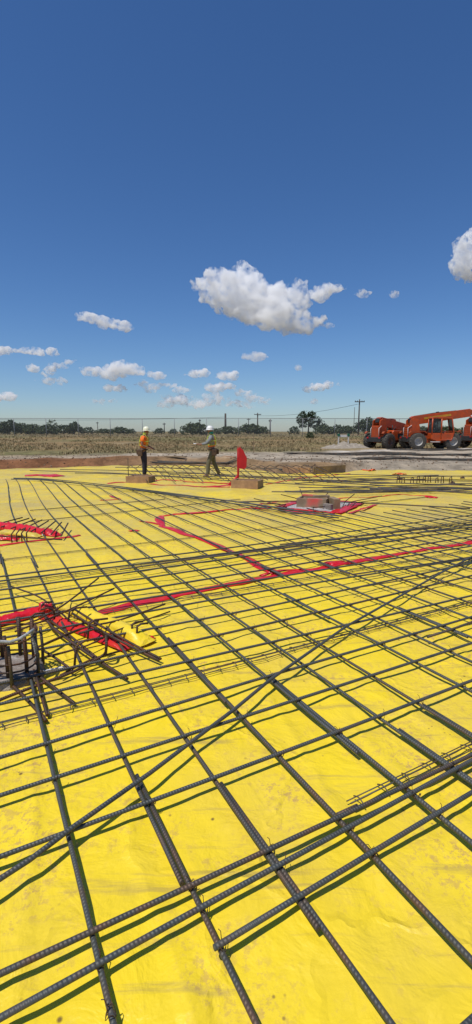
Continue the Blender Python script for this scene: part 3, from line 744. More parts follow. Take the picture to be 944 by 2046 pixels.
def ridge(name, a, b, w, h, m, label, taper=(1, .6), cat='fold', rough=.012, N=40, K=14, lean=0.0):
    """a puffed-up fold of sheet: half tube from a to b"""
    d = b-a; s = Vector((-d.y, d.x, 0)).normalized(); vs = []; fs = []; sd = random.random()*40
    for i in range(N+1):
        u = i/N; ww = w*(taper[0]+(taper[1]-taper[0])*u); hh = h*(taper[0]+(taper[1]-taper[0])*u)
        e = math.sin(min(1, u*6, (1-u)*6)*math.pi/2)
        for k in range(K+1):
            th = math.pi*k/K
            rr = 1+.22*noise.noise(Vector((u*7, th*1.6, sd)))
            p = a+d*u+s*(math.cos(th)*ww/2*rr)+Vector((0, 0, .016+math.sin(th)*hh*e*rr))+s*(lean*math.sin(th))
            p += Vector((0, 0, rough*noise.noise(Vector((u*25, th*5, sd)))*math.sin(th)))
            vs.append(p)
    for i in range(N):
        for k in range(K): q = i*(K+1)+k; fs.append((q, q+1, q+K+2, q+K+1))
    mb = MB(); mb.add(vs, fs, True); o = mb.build(name, M[m], loc=a.copy())
    if label: tag(o, label, cat)
    return o
ridge('sheet_fold', P(118,1212), P(296,1290), .15, .080, 'sheet', 'puffed up yellow fold of the sheet behind the hooked bars', (.85, 1.05), 'sheet fold', .012)
ridge('tape_strip', P(88,1236), P(258,1300), .13, .05, 'red', 'wide red tape strip along the near side of the yellow fold', (.8, .9), 'tape', .02)
ridge('tape_strip', P(-70,1268), P(98,1222), .15, .05, 'red', 'wide red tape strip entering from the left edge', (1, 1), 'tape', .02)
def crumple(p, r, label, m='red', name='tape_crumple', sz=1.0):
    bm = bmesh.new(); bmesh.ops.create_icosphere(bm, subdivisions=4, radius=r)
    for v in bm.verts:
        k = 1+.45*noise.noise(v.co*(2.2/r*.6)+p)+.25*noise.noise(v.co*(6/r*.5)); v.co *= k; v.co.z *= sz
    me = bpy.data.meshes.new(name); bm.to_mesh(me); bm.free(); me.materials.append(M[m])
    o = bpy.data.objects.new(name, me); C.objects.link(o); o.location = p+Vector((0, 0, r*.7*sz)); tag(o, label, 'tape'); return o
crumple(P(92,1232), .075, 'crumpled wad of red tape at the head of the yellow fold')
crumple(P(240,1290), .045, 'crumpled red tape end near the hooked bars', sz=.7)
crumple(P(302,1278), .030, 'small loose red scrap right of the yellow fold', sz=.5)
# left far footing
ridge('tape_strip', P(-40,1052), P(118,1072), .22, .11, 'red', 'raised red tape strip over the left spiky footing', (1, .8), 'tape', .03)
ridge('sheet_fold', P(0,1066), P(80,1074), .18, .06, 'sheet', 'yellow sheet fold in front of the raised red strip at left', (1, .8), 'sheet fold')
crumple(P(93,1070), .06, 'whitish crumple at the tip of the left red strip', m='white', sz=.6)
ridge('tape_strip', P(-40,1076), P(38,1080), .2, .06, 'red', 'dark red tape strip at the left edge nearer than the spiky footing', (1, .7), 'tape', .03)
for j in range(8):
    a = P(-18+j*20, 1050+j*3, .08); b = P(45+j*13, 1034+j*1.6, .13)
    bar('dowel', [a, a.lerp(b, .5), b], .011, M['rust'], f'rusty bar end sticking out over the left footing, {ORD[j]} from the left', 'dowel', 'bar ends over the left footing')
for j in range(4):
    a = P(24+j*10, 1084-j*1, .02)
    bar('dowel', [a, a+Vector((0,0,.12)), a+Vector((.04,.05,.19))], .010, M['rust'], f'short upright dowel before the left red strip, {ORD[j]} from the left', 'dowel', 'upright dowels at the left footing')
bar('dowel', wobble_path(P(-10,1070,.09), P(125,1078,.07)), .010, M['rust'], 'long dark bar lying in front of the left spiky footing', 'dowel')

# rusty stirrups right (far)
root = empty('stirrup_cage', P(850,966)); tag(root, 'low row of rusty stirrups standing on the sheet before the telehandlers', 'rebar cage')
for j in range(9):
    x = -.85+j*.2+random.uniform(-.05, .05); h = random.uniform(.14, .24)
    MB().tube([(x-.06,-.05,0), (x-.05,-.05,h), (x+.05,.05,h+.02), (x+.07,.05,0)], .013, 6).build('stirrup', M['rust'], root)
MB().tube([(-1.5,0,.1), (0,.02,.14), (1.9,0,.1)], .013, 6).build('long_bar', M['rust'], root)
for j, (x, y) in enumerate(((800,958),(925,957),(905,967))):
    crumple(P(x, y), .07, ['rusty scrap heap left of the stirrups', 'rusty scrap heap right of the stirrups, far one', 'rusty scrap heap right of the stirrups, near one'][j], m='rust', name='wire_scrap', sz=.6)['category'] = 'scrap'

# rebar stacks on the pad at right
def stack(a, b, n, label, r=.016):
    a = Vector(a); b = Vector(b); a.z = ground_z(a.x, a.y); b.z = ground_z(b.x, b.y); root = empty('rebar_bundle', a); tag(root, label, 'rebar bundle', 'bundles of rebar lying on the pad'); d = b-a; s = Vector((-d.y, d.x, 0)).normalized()
    for i in range(n):
        o_ = s*random.uniform(-.22, .22); z = .03+.035*(i % 3); u0 = random.uniform(0, .08); u1 = random.uniform(.9, 1)
        pts = []
        for k in range(9):
            u = u0+(u1-u0)*k/8; q = d*u+o_+s*.15*noise.noise(Vector((u*2, i, 4))); w = a+q
            pts.append((q.x, q.y, max(ground_z(w.x, w.y), min(a.z, b.z))-a.z+z))
        MB().tube(pts, r, 6).build('long_bar', M['bar2'], root)
stack(PD(640,27.5), PD(960,26.2), 10, 'dark bundle of rebar lying along the pad, nearest to the yellow sheet')
stack(PD(560,28.6), PD(840,28.2), 9, 'dark bundle of rebar in the middle of the pad reaching furthest left')
stack(PD(770,33.5), PD(1010,32.8), 8, 'dark bundle of rebar lying right in front of the telehandler wheels')
stack(PD(700,24.3), PD(1000,23.2), 10, 'dark bundle of rebar along the edge of the yellow sheet')
def board(a, b, w, h, label, m='wood2', name='plank', cat='plank', z=None):
    a = Vector(a); b = Vector(b); d = b-a; mid = (a+b)/2; z = max(ground_z(a.x, a.y), ground_z(b.x, b.y)) if z is None else z
    o = MB().box((0,0,0), (d.length, w, h)).build(name, M[m], bevel=.004); o.location = (mid.x, mid.y, z+h/2-.01); o.rotation_euler = (0, 0, math.atan2(d.y, d.x)); tag(o, label, cat)
board(P(626,948), P(690,943), .05, .30, 'upright brown form board along the ledge behind the gravel bed', 'wood2', 'form_board', 'form board', 0)
board(P(566,944), P(620,947), .05, .24, 'brown form board at the ledge right of the red post', 'wood', 'form_board', 'form board', 0)
board(PD(815,27.6), PD(850,27.3), .2, .05, 'yellowish plank lying on the pad before the telehandlers', 'yellowd')
board(PD(600,36.5), PD(612,35.2), .15, .05, 'pale plank end lying at the edge of the dry field', 'wood')

stack(PD(300,23.6), PD(475,22.6), 9, 'dark bundle of rebar lying on the dirt between and behind the workers')
board(PD(330,24.6), PD(372,24.2), .2, .06, 'weathered plank lying on the dirt between the two workers')
board(PD(448,24.8), PD(470,24.0), .2, .06, 'short orange brown plank lying behind the walking worker', 'wood')
# thin stake and small stakes
def stake(px, dist, h, label, m='wood2', r=.02):
    p = PD(px, dist); p.z = ground_z(p.x, p.y)-.05
    o = MB().box((0,0,h/2), (r*2, r*2, h), None, .8).build('stake', M[m], loc=None); o.location = p; tag(o, label, 'stake')
stake(507, 29, 1.15, 'thin wooden survey stake standing alone behind the red post')
stake(257, 17.2, .75, 'thin grey stake standing beside the left timber box', 'bar2', .012)

# ------------------------------------------------------------------ barricade posts far
q = PD(686, 42); q.z = ground_z(q.x, q.y); root = empty('barricade', q); tag(root, 'small barricade of two green posts with a white board before the scrub', 'barricade')
for s in (-1, 1):
    MB().box((s*.42,0,.45), (.10,.10,.9), None, .9).build('post', M['white'], root)
    MB().box((s*.42,0,.98), (.22,.16,.22)).build('post_head', M['pgreen'], root, bevel=.02)
MB().box((0,0,.90), (.68,.05,.2)).build('board', M['white'], root)
mb = MB(); N_ = 24; vs = []
c = PD(690, 37.5)
for j in range(N_+1):
    for i in range(N_+1):
        x = (i/N_-.5)*4.2; y = (j/N_-.5)*2.4; r2 = (x/2.1)**2+(y/1.2)**2; X = c.x+x; Y = c.y+y
        vs.append((X, Y, ground_z(X, Y)-.05+max(0, 1-r2)*(.40+.35*noise.noise(Vector((x*1.4, y*1.4, 2)))+.12*noise.noise(Vector((x*5, y*5, 2))))))
mb.add(vs, [(j*(N_+1)+i, j*(N_+1)+i+1, (j+1)*(N_+1)+i+1, (j+1)*(N_+1)+i) for j in range(N_) for i in range(N_)], True)
M['dirtp'] = mat('spoil_dirt', (.36,.31,.24), (.26,.22,.17), 3, .95, bump=.8, bscale=8, c3=(.44,.38,.30))
tag(mb.build('dirt_pile', M['dirtp'], loc=Vector((c.x, c.y, 0))), 'low pile of grey dirt in front of the barricade', 'dirt pile')

# ------------------------------------------------------------------ workers (skin modifier bodies)
def skin(name, pts, edges, m, parent, root=0, sub=2):
    me = bpy.data.meshes.new(name); me.from_pydata([p[:3] for p in pts], edges, []); me.update()
    o = bpy.data.objects.new(name, me); C.objects.link(o); o.modifiers.new('skin', 'SKIN')
    for i, p in enumerate(pts):
        sv = me.skin_vertices[0].data[i]; sv.radius = (p[3], p[4] if len(p) > 4 else p[3]); sv.use_root = (i == root)
    s = o.modifiers.new('sub', 'SUBSURF'); s.levels = s.render_levels = sub
    bpy.context.view_layer.update(); dgx = bpy.context.evaluated_depsgraph_get()
    me2 = bpy.data.meshes.new_from_object(o.evaluated_get(dgx)); o.modifiers.clear(); o.data = me2
    me2.materials.clear(); me2.materials.append(m)
    me2.polygons.foreach_set('use_smooth', [True]*len(me2.polygons)); o.parent = parent; return o
def chain(n, start=0): return [(start+i, start+i+1) for i in range(n-1)]
def person(loc, rz, label, J, pal, scale=1.0):
    """J: joints in local frame, person faces +X"""
    root = empty('person', loc, rz); tag(root, label, 'person', 'construction workers'); root.scale = (scale,)*3
    j = J
    def p(k, r, r2=None): return (*j[k], r, r2 or r)
    body = [p('pelvis',.12,.10), p('waist',.115,.09), p('chest',.15,.11), p('neck',.055), p('head',.085,.095), p('crown',.08,.09)]
    ed = chain(6)
    for s in 'lr':
        b = len(body)
        body += [p('sh'+s,.065), p('el'+s,.045), p('wr'+s,.032), p('ha'+s,.035,.02)]
        ed += [(2, b), (b, b+1), (b+1, b+2), (b+2, b+3)]
        # fingers
        hv = Vector(j['ha'+s]); wv = Vector(j['wr'+s]); d = (hv-wv).normalized(); side = d.cross(Vector((0, 0, 1)))
        if side.length < .1: side = Vector((0, 1, 0))
        side.normalize()
        for f in range(4):
            a = hv+side*(.024*(f-1.5)); c1 = a+d*.045+Vector((0,0,-.008)); c2 = a+d*(.075-.006*abs(f-1))+Vector((0,0,-.03))
            k = len(body); body += [(*c1,.010,.010), (*c2,.008,.008)]; ed += [(b+3, k), (k, k+1)]
        t = wv.lerp(hv, .4)+side*.045; k = len(body); body += [(*t,.012,.012), (*(t+d*.04+side*.01),.009,.009)]; ed += [(b+3, k), (k, k+1)]
        b = len(body)
        body += [p('hip'+s,.085), p('kn'+s,.058), p('an'+s,.042), p('to'+s,.04,.03)]
        ed += [(0, b), (b, b+1), (b+1, b+2), (b+2, b+3)]
    bd = skin('body', body, ed, M['skin'], root, sub=1)
    # face
    hd = Vector(j['head']); fx = Vector(j['face']).normalized(); sy = Vector((-fx.y, fx.x, 0)).normalized()
    MB().tube([hd+fx*.085+Vector((0,0,.02)), hd+fx*.108+Vector((0,0,-.012))], [.010,.016], 6).build('nose', M['skin'], root)
    for s in (-1, 1):
        MB().lathe([(0,.012),(.010,.006),(.012,0),(0,-.004)], 'z', tuple(hd+fx*.088+sy*s*.032+Vector((0,0,.025))), 8).build('eye', M['black'], root)
        MB().lathe([(0,-.012),(.02,-.006),(.026,0),(.02,.006),(0,.012)], 'y', tuple(hd+sy*s*.088+Vector((0,0,.0))), 8).build('ear', M['skin'], root)
    MB().tube([hd+fx*.088+sy*-.025+Vector((0,0,-.04)), hd+fx*.093+Vector((0,0,-.043)), hd+fx*.088+sy*.025+Vector((0,0,-.04))], .006, 6).build('mouth', pal['neck'], root)
    # trousers
    tr = [p('pelvis',.135,.125), ((Vector(j['pelvis'])*.4+Vector(j['waist'])*.6).x, 0, (Vector(j['pelvis'])*.4+Vector(j['waist'])*.6).z, .125, .115)]; te = [(0, 1)]
    for s in 'lr':
        b = len(tr); an = Vector(j['an'+s]); kn = Vector(j['kn'+s]); hp = Vector(j['hip'+s])
        tr += [(*hp,.105,.10), (*hp.lerp(kn,.5),.092,.09), (*kn,.078,.075), (*kn.lerp(an,.6),.072,.07), (*an,.070,.068)]
        te += [(0, b), (b, b+1), (b+1, b+2), (b+2, b+3), (b+3, b+4)]
    skin('trousers', tr, te, pal['trousers'], root)
    # shirt: torso with sleeves
    w = Vector(j['waist']); ch = Vector(j['chest']); nk = Vector(j['neck'])
    shv = [(*(w.lerp(Vector(j['pelvis']), .5)),.145,.13), (*w,.14,.125), (*ch,.175,.135), (*(ch.lerp(nk,.6)),.11,.09)]; se = chain(4)
    for s in 'lr':
        sh_ = Vector(j['sh'+s]); el = Vector(j['el'+s]); wr = Vector(j['wr'+s]); b = len(shv)
        shv += [(*sh_,.082,.082), (*sh_.lerp(el,.6),.070,.070)]
        se += [(2, b), (b, b+1)]
        if pal['long']:
            shv += [(*el,.060,.060), (*el.lerp(wr,.8),.045,.045)]; se += [(b+1, b+2), (b+2, b+3)]
    skin('shirt', shv, se, pal['shirt'], root)
    vv = [(*(w.lerp(Vector(j['pelvis']), .35)),.152,.138), (*w,.150,.136), (*ch,.186,.146), (*(ch.lerp(nk,.5)),.135,.105)]
    vest = skin('vest', vv, chain(4), pal['vest'], root)
    # reflective bands round the vest, following its girth
    ax = (ch-w).normalized()
    for k, (u, rr) in enumerate(((.15,.156),(.75,.186))):
        c = w.lerp(ch, u)
        MB().tube([(c.x+math.cos(a)*rr*.86+ax.x*0, c.y+math.sin(a)*rr*1.08, c.z-ax.x*math.cos(a)*.05) for a in [q*math.pi/10 for q in range(21)]], .012, 6, False).build('reflective_band', pal['band'], root)
    for s in (-1, 1):
        MB().tube([(w.x-.135, s*.07, w.z+.02), (ch.x-.155, s*.08, ch.z-.02), (ch.x-.10, s*.09, ch.z+.13), (ch.x+.03, s*.08, ch.z+.18), (ch.x+.13, s*.08, ch.z+.06), (w.x+.13, s*.07, w.z+.02)], .011, 6).build('shoulder_band', pal['band'], root)
    # tool belt and pouches
    c = w.lerp(Vector(j['pelvis']), .75)
    MB().tube([(c.x+math.cos(a)*.15, math.sin(a)*.165, c.z) for a in [q*math.pi/10 for q in range(21)]], .024, 8, False).build('tool_belt', M['leather'], root)
    for s in (-1, 1): MB().box((c.x-.05, s*.19, c.z-.11), (.16,.08,.22), None, 1.1).build('tool_pouch', M['leather'], root, bevel=.015)
    MB().box((c.x-.19, 0, c.z-.09), (.08,.15,.17), None, 1.1).build('tool_pouch', M['leather'], root, bevel=.015)
    for s in 'lr':
        an = Vector(j['an'+s]); to = Vector(j['to'+s])
        d = (to-an); d.z = 0; d.normalize(); heel = Vector((an.x, an.y, max(.035, an.z-.06)))-d*.05
        skin('boot', [(*an,.06,.06), (*Vector((an.x, an.y, an.z-.05)),.058,.055), (*(Vector((an.x, an.y, an.z-.065))+d*.08),.052,.042), (*(Vector((an.x, an.y, an.z-.07))+d*.18),.048,.034)], chain(4), M['boot'], root, sub=1)
    # hard hat
    cr = hd+Vector((0,0,.055))
    prof = [(0,.125),(.05,.118),(.09,.09),(.115,.045),(.120,0),(.118,-.01),(.145,-.018),(.145,-.026),(.112,-.02)]
    hh = MB().lathe(prof, 'z', tuple(cr), 20).build('hard_hat', pal['hat'], root)
    MB().prism([(0,0),(.19,-.02),(.19,-.03),(0,-.02)], -.075, .075).build('hat_peak', pal['hat'], hh)
    pk = hh.children[0]; pk.location = cr+Vector((0,0,-.005)); pk.rotation_euler = (0, 0, math.atan2(fx.y, fx.x))
    nk2 = [(*(nk-Vector((0.005,0,.02))),.09,.09), (*(nk+Vector((-.01,0,.05))),.085,.085), (*(hd+Vector((-.035,0,-.02))-fx*.01),.092,.092)]
    skin('neck_cloth', nk2, chain(3), pal['neck'], root, sub=2)
    return root
J1 = dict(pelvis=(-.02,0,.93), waist=(0,0,1.08), chest=(.05,0,1.32), neck=(.085,0,1.49), head=(.12,0,1.60), crown=(.12,0,1.69), face=(1,-.25,-.25),
  shl=(.05,.19,1.39), ell=(.02,.26,1.13), wrl=(.22,.20,1.02), hal=(.30,.17,1.0), shr=(.05,-.19,1.39), elr=(.02,-.26,1.13), wrr=(.22,-.19,1.04), har=(.30,-.16,1.02),
  hipl=(-.02,.085,.87), knl=(.01,.085,.49), anl=(-.02,.09,.09), tol=(.14,.09,.04), hipr=(-.02,-.085,.87), knr=(.03,-.08,.49), anr=(.02,-.085,.09), tor=(.18,-.085,.04))
J2 = dict(pelvis=(0,0,.93), waist=(.02,0,1.08), chest=(.035,0,1.31), neck=(.05,0,1.48), head=(.08,0,1.59), crown=(.08,0,1.68), face=(1,.1,-.1),
  shl=(.04,.19,1.38), ell=(.20,.27,1.16), wrl=(.44,.22,1.13), hal=(.52,.20,1.15), shr=(.04,-.19,1.38), elr=(.19,-.25,1.15), wrr=(.42,-.17,1.12), har=(.50,-.14,1.14),
  hipl=(0,.09,.87), knl=(.15,.10,.50), anl=(.17,.10,.09), tol=(.33,.10,.04), hipr=(0,-.09,.87), knr=(-.06,-.09,.49), anr=(-.25,-.10,.10), tor=(-.10,-.10,.04))
w1 = P(289,953,.0); 
person(Vector((w1.x, w1.y, .0)), R(-8), 'person in orange hi-vis vest and cream hard hat standing looking down behind a timber box', J1,
  dict(trousers=M['jeans'], shirt=M['hivis'], vest=M['hivis'], band=M['lime'], hat=M['cream'], neck=M['lime'], long=False), 1.0)
w2 = P(425,953,.0)
person(Vector((w2.x, w2.y, .0)), R(188), 'person in grey shirt, orange vest and white hard hat, stepping with both hands out', J2,
  dict(trousers=M['khaki'], shirt=M['grey'], vest=M['hivis'], band=M['lime'], hat=M['hatw'], neck=M['teal'], long=True), 1.02)
wp = Vector((w2.x, w2.y, 0))+Vector((-.56,-.02,1.17))
o = MB().box((0,0,0), (.20,.14,.012)).build('paper_sheet', M['white']); o.location = wp; o.rotation_euler = (.15,.1,.2); tag(o, 'white paper held out by the walking worker', 'paper')

# ------------------------------------------------------------------ telehandlers (+X forward)
def wheel(parent, x, y, r, w):
    s = 1 if y > 0 else -1
    root = empty('wheel', (x, y, r)); root.parent = parent
    mb = MB(); mb.lathe([(r*.52,-w/2),(r*.80,-w/2),(r*.93,-w*.44),(r*.96,-w*.2),(r*.965,0),(r*.96,w*.2),(r*.93,w*.44),(r*.80,w/2),(r*.52,w/2)], 'y', n=32)
    for k in range(20):
        a = 2*math.pi*k/20
        for sd, sh in ((-1, 0), (1, .5)):
            aa = a+sh*2*math.pi/20
            rot = Matrix.Rotation(-aa, 3, 'Y') @ Matrix.Rotation(sd*.5, 3, 'X')
            mb.box((math.cos(aa)*r*.965, sd*w*.24, math.sin(aa)*r*.965), (r*.07, w*.46, r*.09), rot)
    mb.build('tyre', M['tyre'], root)
    MB().lathe([(0,s*w*.18),(r*.2,s*w*.2),(r*.24,s*w*.12),(r*.42,s*w*.15),(r*.50,s*w*.42),(r*.54,s*w*.44),(r*.54,s*w*.3)], 'y', n=24).build('rim', M['rim'] if s < 0 else M['rimo'], root)
def telehandler(loc, rz, label, boom_deg, boom_len, scale=1.0, mirror=1):
    root = empty('telehandler', loc, rz); root.scale = (scale, scale*mirror, scale)
    tag(root, label, 'telehandler', 'orange telehandlers parked on the pad')
    r = .66
    for x in (-1.4, 1.4):
        for y in (-.95, .95): wheel(root, x, y, r, .45)
        MB().tube([(x,-.75,r), (x,.75,r)], .09, 10).build('axle', M['black'], root)
    MB().prism([(-1.95,.62),(-2.0,1.0),(-1.6,1.12),(1.9,1.0),(2.2,.85),(2.2,.6),(1.2,.52),(-1.4,.52)], -.42, .42).build('chassis', M['orange_d'], root, bevel=.02)
    # rear tower carrying boom pivot
    for y in (-.40, .32):
        MB().prism([(-1.85,1.05),(-.9,1.06),(-1.15,2.35),(-1.5,2.5),(-1.85,2.3)], y, y+.08).build('boom_tower', M['orange'], root, bevel=.01)
    MB().box((-2.0,0,.80), (.22,1.45,.40)).build('counterweight', M['black'], root, bevel=.03)
    MB().box((-1.93,0,1.45), (.10,.72,.95)).build('rear_grille', M['orange'], root, bevel=.02)
    for k in range(5): MB().box((-1.99,0,1.12+k*.16), (.02,.6,.04)).build('grille_bar', M['orange_d'], root)
    # engine hood on far side
    hood = MB().prism([(-1.1,.75),(-1.1,1.42),(-.95,1.55),(.75,1.45),(1.0,1.25),(1.0,.75)], .46, 1.12).build('engine_hood', M['orange'], root, bevel=.05)
    MB().box((-.05,1.13,1.1), (.9,.02,.35)).build('vent', M['black'], hood)
    MB().tube([(-.8,.8,1.5), (-.8,.8,1.95)], .045, 10).build('exhaust', M['black'], root)
    # cab on near side (-y)
    cab = empty('cab', (.62,0,0)); cab.parent = root
    y0, y1 = -1.18, -.44
    MB().prism([(-1.02,.85),(-1.02,1.30),(.72,1.30),(.80,1.1),(.62,.68),(-.55,.68)], y0+.02, y1).build('cab_base', M['orange'], cab, bevel=.03)
    MB().prism([(-1.05,2.42),(-1.0,2.52),(-.1,2.56),(.55,2.48),(.62,2.38)], y0, y1).build('cab_roof', M['orange'], cab, bevel=.02)
    for x0_, x1_ in ((-1.0,-1.0), (-.28,-.28), (.78,.55)):
        for y in (y0+.04, y1-.04): MB().tube([(x0_,y,1.25), (x1_,y,2.42)], .045, 6).build('cab_pillar', M['orange'], cab)
    MB().box((-.64,y0+.03,1.87), (.66,.012,1.05)).build('side_window', M['glass'], cab)
    MB().box((-1.0,(y0+y1)/2,1.87), (.012,.62,1.05)).build('rear_window', M['glass'], cab)
    MB().box((.66,(y0+y1)/2,1.87), (.012,.62,1.1), Matrix.Rotation(-.19, 3, 'Y')).build('windscreen', M['glass'], cab)
    dr = MB().prism([(-.25,.80),(-.25,1.32),(.70,1.32),(.76,1.12),(.58,.80)], y0-.03, y0+.018).build('door', M['orange'], cab, bevel=.015)
    MB().tube([(-.27,y0-.035,.82), (-.27,y0-.035,2.36), (.5,y0-.035,2.36), (.74,y0-.035,1.3), (.58,y0-.035,.80), (-.27,y0-.035,.80)], .025, 6).build('door_frame', M['orange'], dr)
    MB().box((-.15,y0-.05,1.38), (.12,.03,.04)).build('handle', M['black'], dr)
    MB().prism([(-.75,1.25),(-.75,1.95),(-.62,1.97),(-.55,1.45),(-.15,1.42),(-.12,1.25)], -1.05, -.6).build('seat', M['black'], cab, bevel=.03)
    MB().tube([(.35,-.8,1.3), (.25,-.8,1.65)], .03, 6).build('steering_column', M['black'], cab)
    MB().lathe([(.17,-.012),(.19,0),(.17,.012)], 'x', (.23,-.8,1.68), 14).build('steering_wheel', M['black'], cab)
    MB().box((-.1,y0-.02,.62), (.7,.25,.05)).build('step', M['white'], root, bevel=.01)
    for x in (-1.4, 1.4):
        for y in (-1.0, .78):
            MB().prism([(x-.72,1.30),(x-.55,1.46),(x+.55,1.46),(x+.72,1.30),(x+.68,1.28),(x+.52,1.41),(x-.52,1.41),(x-.68,1.28)], y, y+.22).build('fender', M['orange_d'], root)
    # boom
    bm_ = empty('boom', (-1.45,0,2.28)); bm_.parent = root; bm_.rotation_euler = (0, R(-boom_deg), 0)
    MB().prism([(-.25,-.2),(-.22,.26),(0,.34),(boom_len*.8,.32),(boom_len*.8,-.30),(0,-.36)], -.22, .22).build('outer_section', M['orange'], bm_, bevel=.02)
    MB().prism([(boom_len*.8,-.2),(boom_len*.8,.24),(boom_len,.22),(boom_len,-.17)], -.16, .16).build('inner_section', M['orange_d'], bm_, bevel=.015)
    MB().box((boom_len*.33,-.223,.05), (boom_len*.38,.006,.16)).build('decal_band', M['yellowd'], bm_)
    MB().tube([(.1,.05,.32), (boom_len*.3,.05,.36), (boom_len*.62,.05,.31)], .035, 6).build('hydraulic_hose', M['black'], bm_)
    MB().box((boom_len*.35,0,.36), (.22,.14,.14)).build('hose_guide', M['black'], bm_, bevel=.02)
    MB().prism([(boom_len-.05,.25),(boom_len+.35,.1),(boom_len+.45,-.6),(boom_len+.15,-.7),(boom_len-.05,-.2)], -.14, .14).build('boom_head', M['black'], bm_, bevel=.02)
    MB().box((-.28,0,.02), (.10,.40,.36)).build('rear_cap', M['black'], bm_, bevel=.04)
    for y in (-.2, .2): MB().tube([(1.9,y*.9,-.15), (.95,y*.9,-1.15)], .06, 8).build('lift_cylinder', M['rimo'], bm_)
    ca_ = empty('fork_carriage', (boom_len+.35,0,-.75)); ca_.parent = bm_; ca_.rotation_euler = (0, R(boom_deg), 0)
    MB().box((.08,0,.15), (.08,1.3,.5)).build('carriage_frame', M['black'], ca_, bevel=.02)
    for y in (-.4, .4): MB().prism([(.1,.5),(.16,.5),(.17,-.22),(1.3,-.26),(1.3,-.29),(.1,-.29)], y-.07, y+.07).build('fork', M['black'], ca_, bevel=.008)
    MB().box((-2.12,-.6,.95), (.05,.16,.12)).build('tail_light', M['redpaint'], root); MB().box((-2.12,.6,.95), (.05,.16,.12)).build('tail_light', M['redpaint'], root)
    for y in (-.35,.35): MB().tube([(-1.98,y*1.2,1.0), (-2.0,y*1.2,1.7), (-1.7,y*1.2,1.9)], .025, 6).build('guard_rail', M['white'], root)
    return root
def on(px, dist): 
    p = PD(px, dist); p.z = ground_z(p.x, p.y); return p
t2 = telehandler(on(857, 36.2), R(4), 'orange telehandler with a windowed cab facing right and boom raised right', 7.5, 5.8, .93)
t1 = telehandler(on(779, 38.2), R(34), 'orange telehandler seen from its rear corner with the boom lowered, leftmost machine', -9, 3.9, .93, -1)
t3 = telehandler(on(970, 38.8), R(16), 'orange telehandler cut off by the right edge of the picture', -4, 4.2, .95, -1)

# ------------------------------------------------------------------ fence, poles
FD = 95.0
fr = empty('chain_link_fence', (0, FD, 0)); tag(fr, 'tall thin chain link fence line running across the far side of the field', 'fence')
FH = 3.6
x0, x1 = -62.0, 38.0; gz0 = .55
mb = MB().box(((x0+x1)/2, 0, gz0+FH/2), (x1-x0, .02, FH-.1)); mb.build('mesh', M['chain'], fr)
MB().tube([(x0,0,gz0+FH), (-20,0,gz0+FH-.05), (0,0,gz0+FH), (x1,0,gz0+FH-.1)], .045, 5).build('top_rail', M['fwire'], fr)
fpst = None
for i in range(17):
    if fpst is None: fpst = MB().tube([(0,0,.1), (0,0,gz0+FH)], .06, 6).build('fence_post', M['fwire'], fr); o = fpst
    else: o = fpst.copy(); C.objects.link(o); o.parent = fr
    o.location = (x0+i*6.25, 0, 0)
def pole(px, dist, top, arms, label, r=.16, base=None):
    p = PD(px, dist); gz = ground_z(p.x, p.y); h = H+(HY-top)/F*dist*1.0-gz
    root = empty('utility_pole', (p.x, p.y, gz)); tag(root, label, 'utility pole', 'utility poles beyond the field')
    MB().tube([(0,0,-.2), (0,0,h)], [r, r*.7], 8).build('pole_shaft', M['pole'], root)
    if arms:
        MB().box((0,-r,h-.6), (arms,.16,.2)).build('crossarm', M['pole'], root)
        for s in (-1, -.5, .5, 1): MB().lathe([(0,.25),(.06,.2),(.08,0)], 'z', (s*arms*.45,-r,h-.5), 6).build('insulator', M['black'], root)
pole(451, 150, 827, 0, 'thick utility pole without crossarm above the walking worker', .38)
pole(515, 170, 826, 2.4, 'utility pole with a short crossarm behind the round shrubs', .26)
pole(716, 120, 800, 2.4, 'tallest utility pole with a crossarm left of the telehandlers', .20)
pole(497, 220, 836, 1.6, 'small distant pole left of the crossarm pole in the middle', .2)
pole(540, 150, 838, .9, 'short dark pole right of the crossarm pole in the middle', .2)
pole(400, 180, 838, .8, 'short distant pole left of the walking worker helmet', .2)
pole(329, 200, 845, 1.2, 'tiny distant pole right of the standing worker', .2)
pole(196, 220, 843, 1.0, 'tiny distant pole over the left field', .18)
pole(707, 180, 815, 0, 'thin pole just left of the tallest pole', .12)
# wires between poles
def wires(a, b, sag, label):
    pts = [a.lerp(b, k/12)-Vector((0,0,sag*4*(k/12)*(1-k/12))) for k in range(13)]
    bar('power_line', pts, .035, M['black'], label, 'power line', n=4)
wires(PD(-80,150,5.4), PD(451,150,6.0), .6, 'thin power line above the left tree line')
wires(PD(515,170,7.0), PD(716,120,8.2), .9, 'thin power line between the crossarm poles')

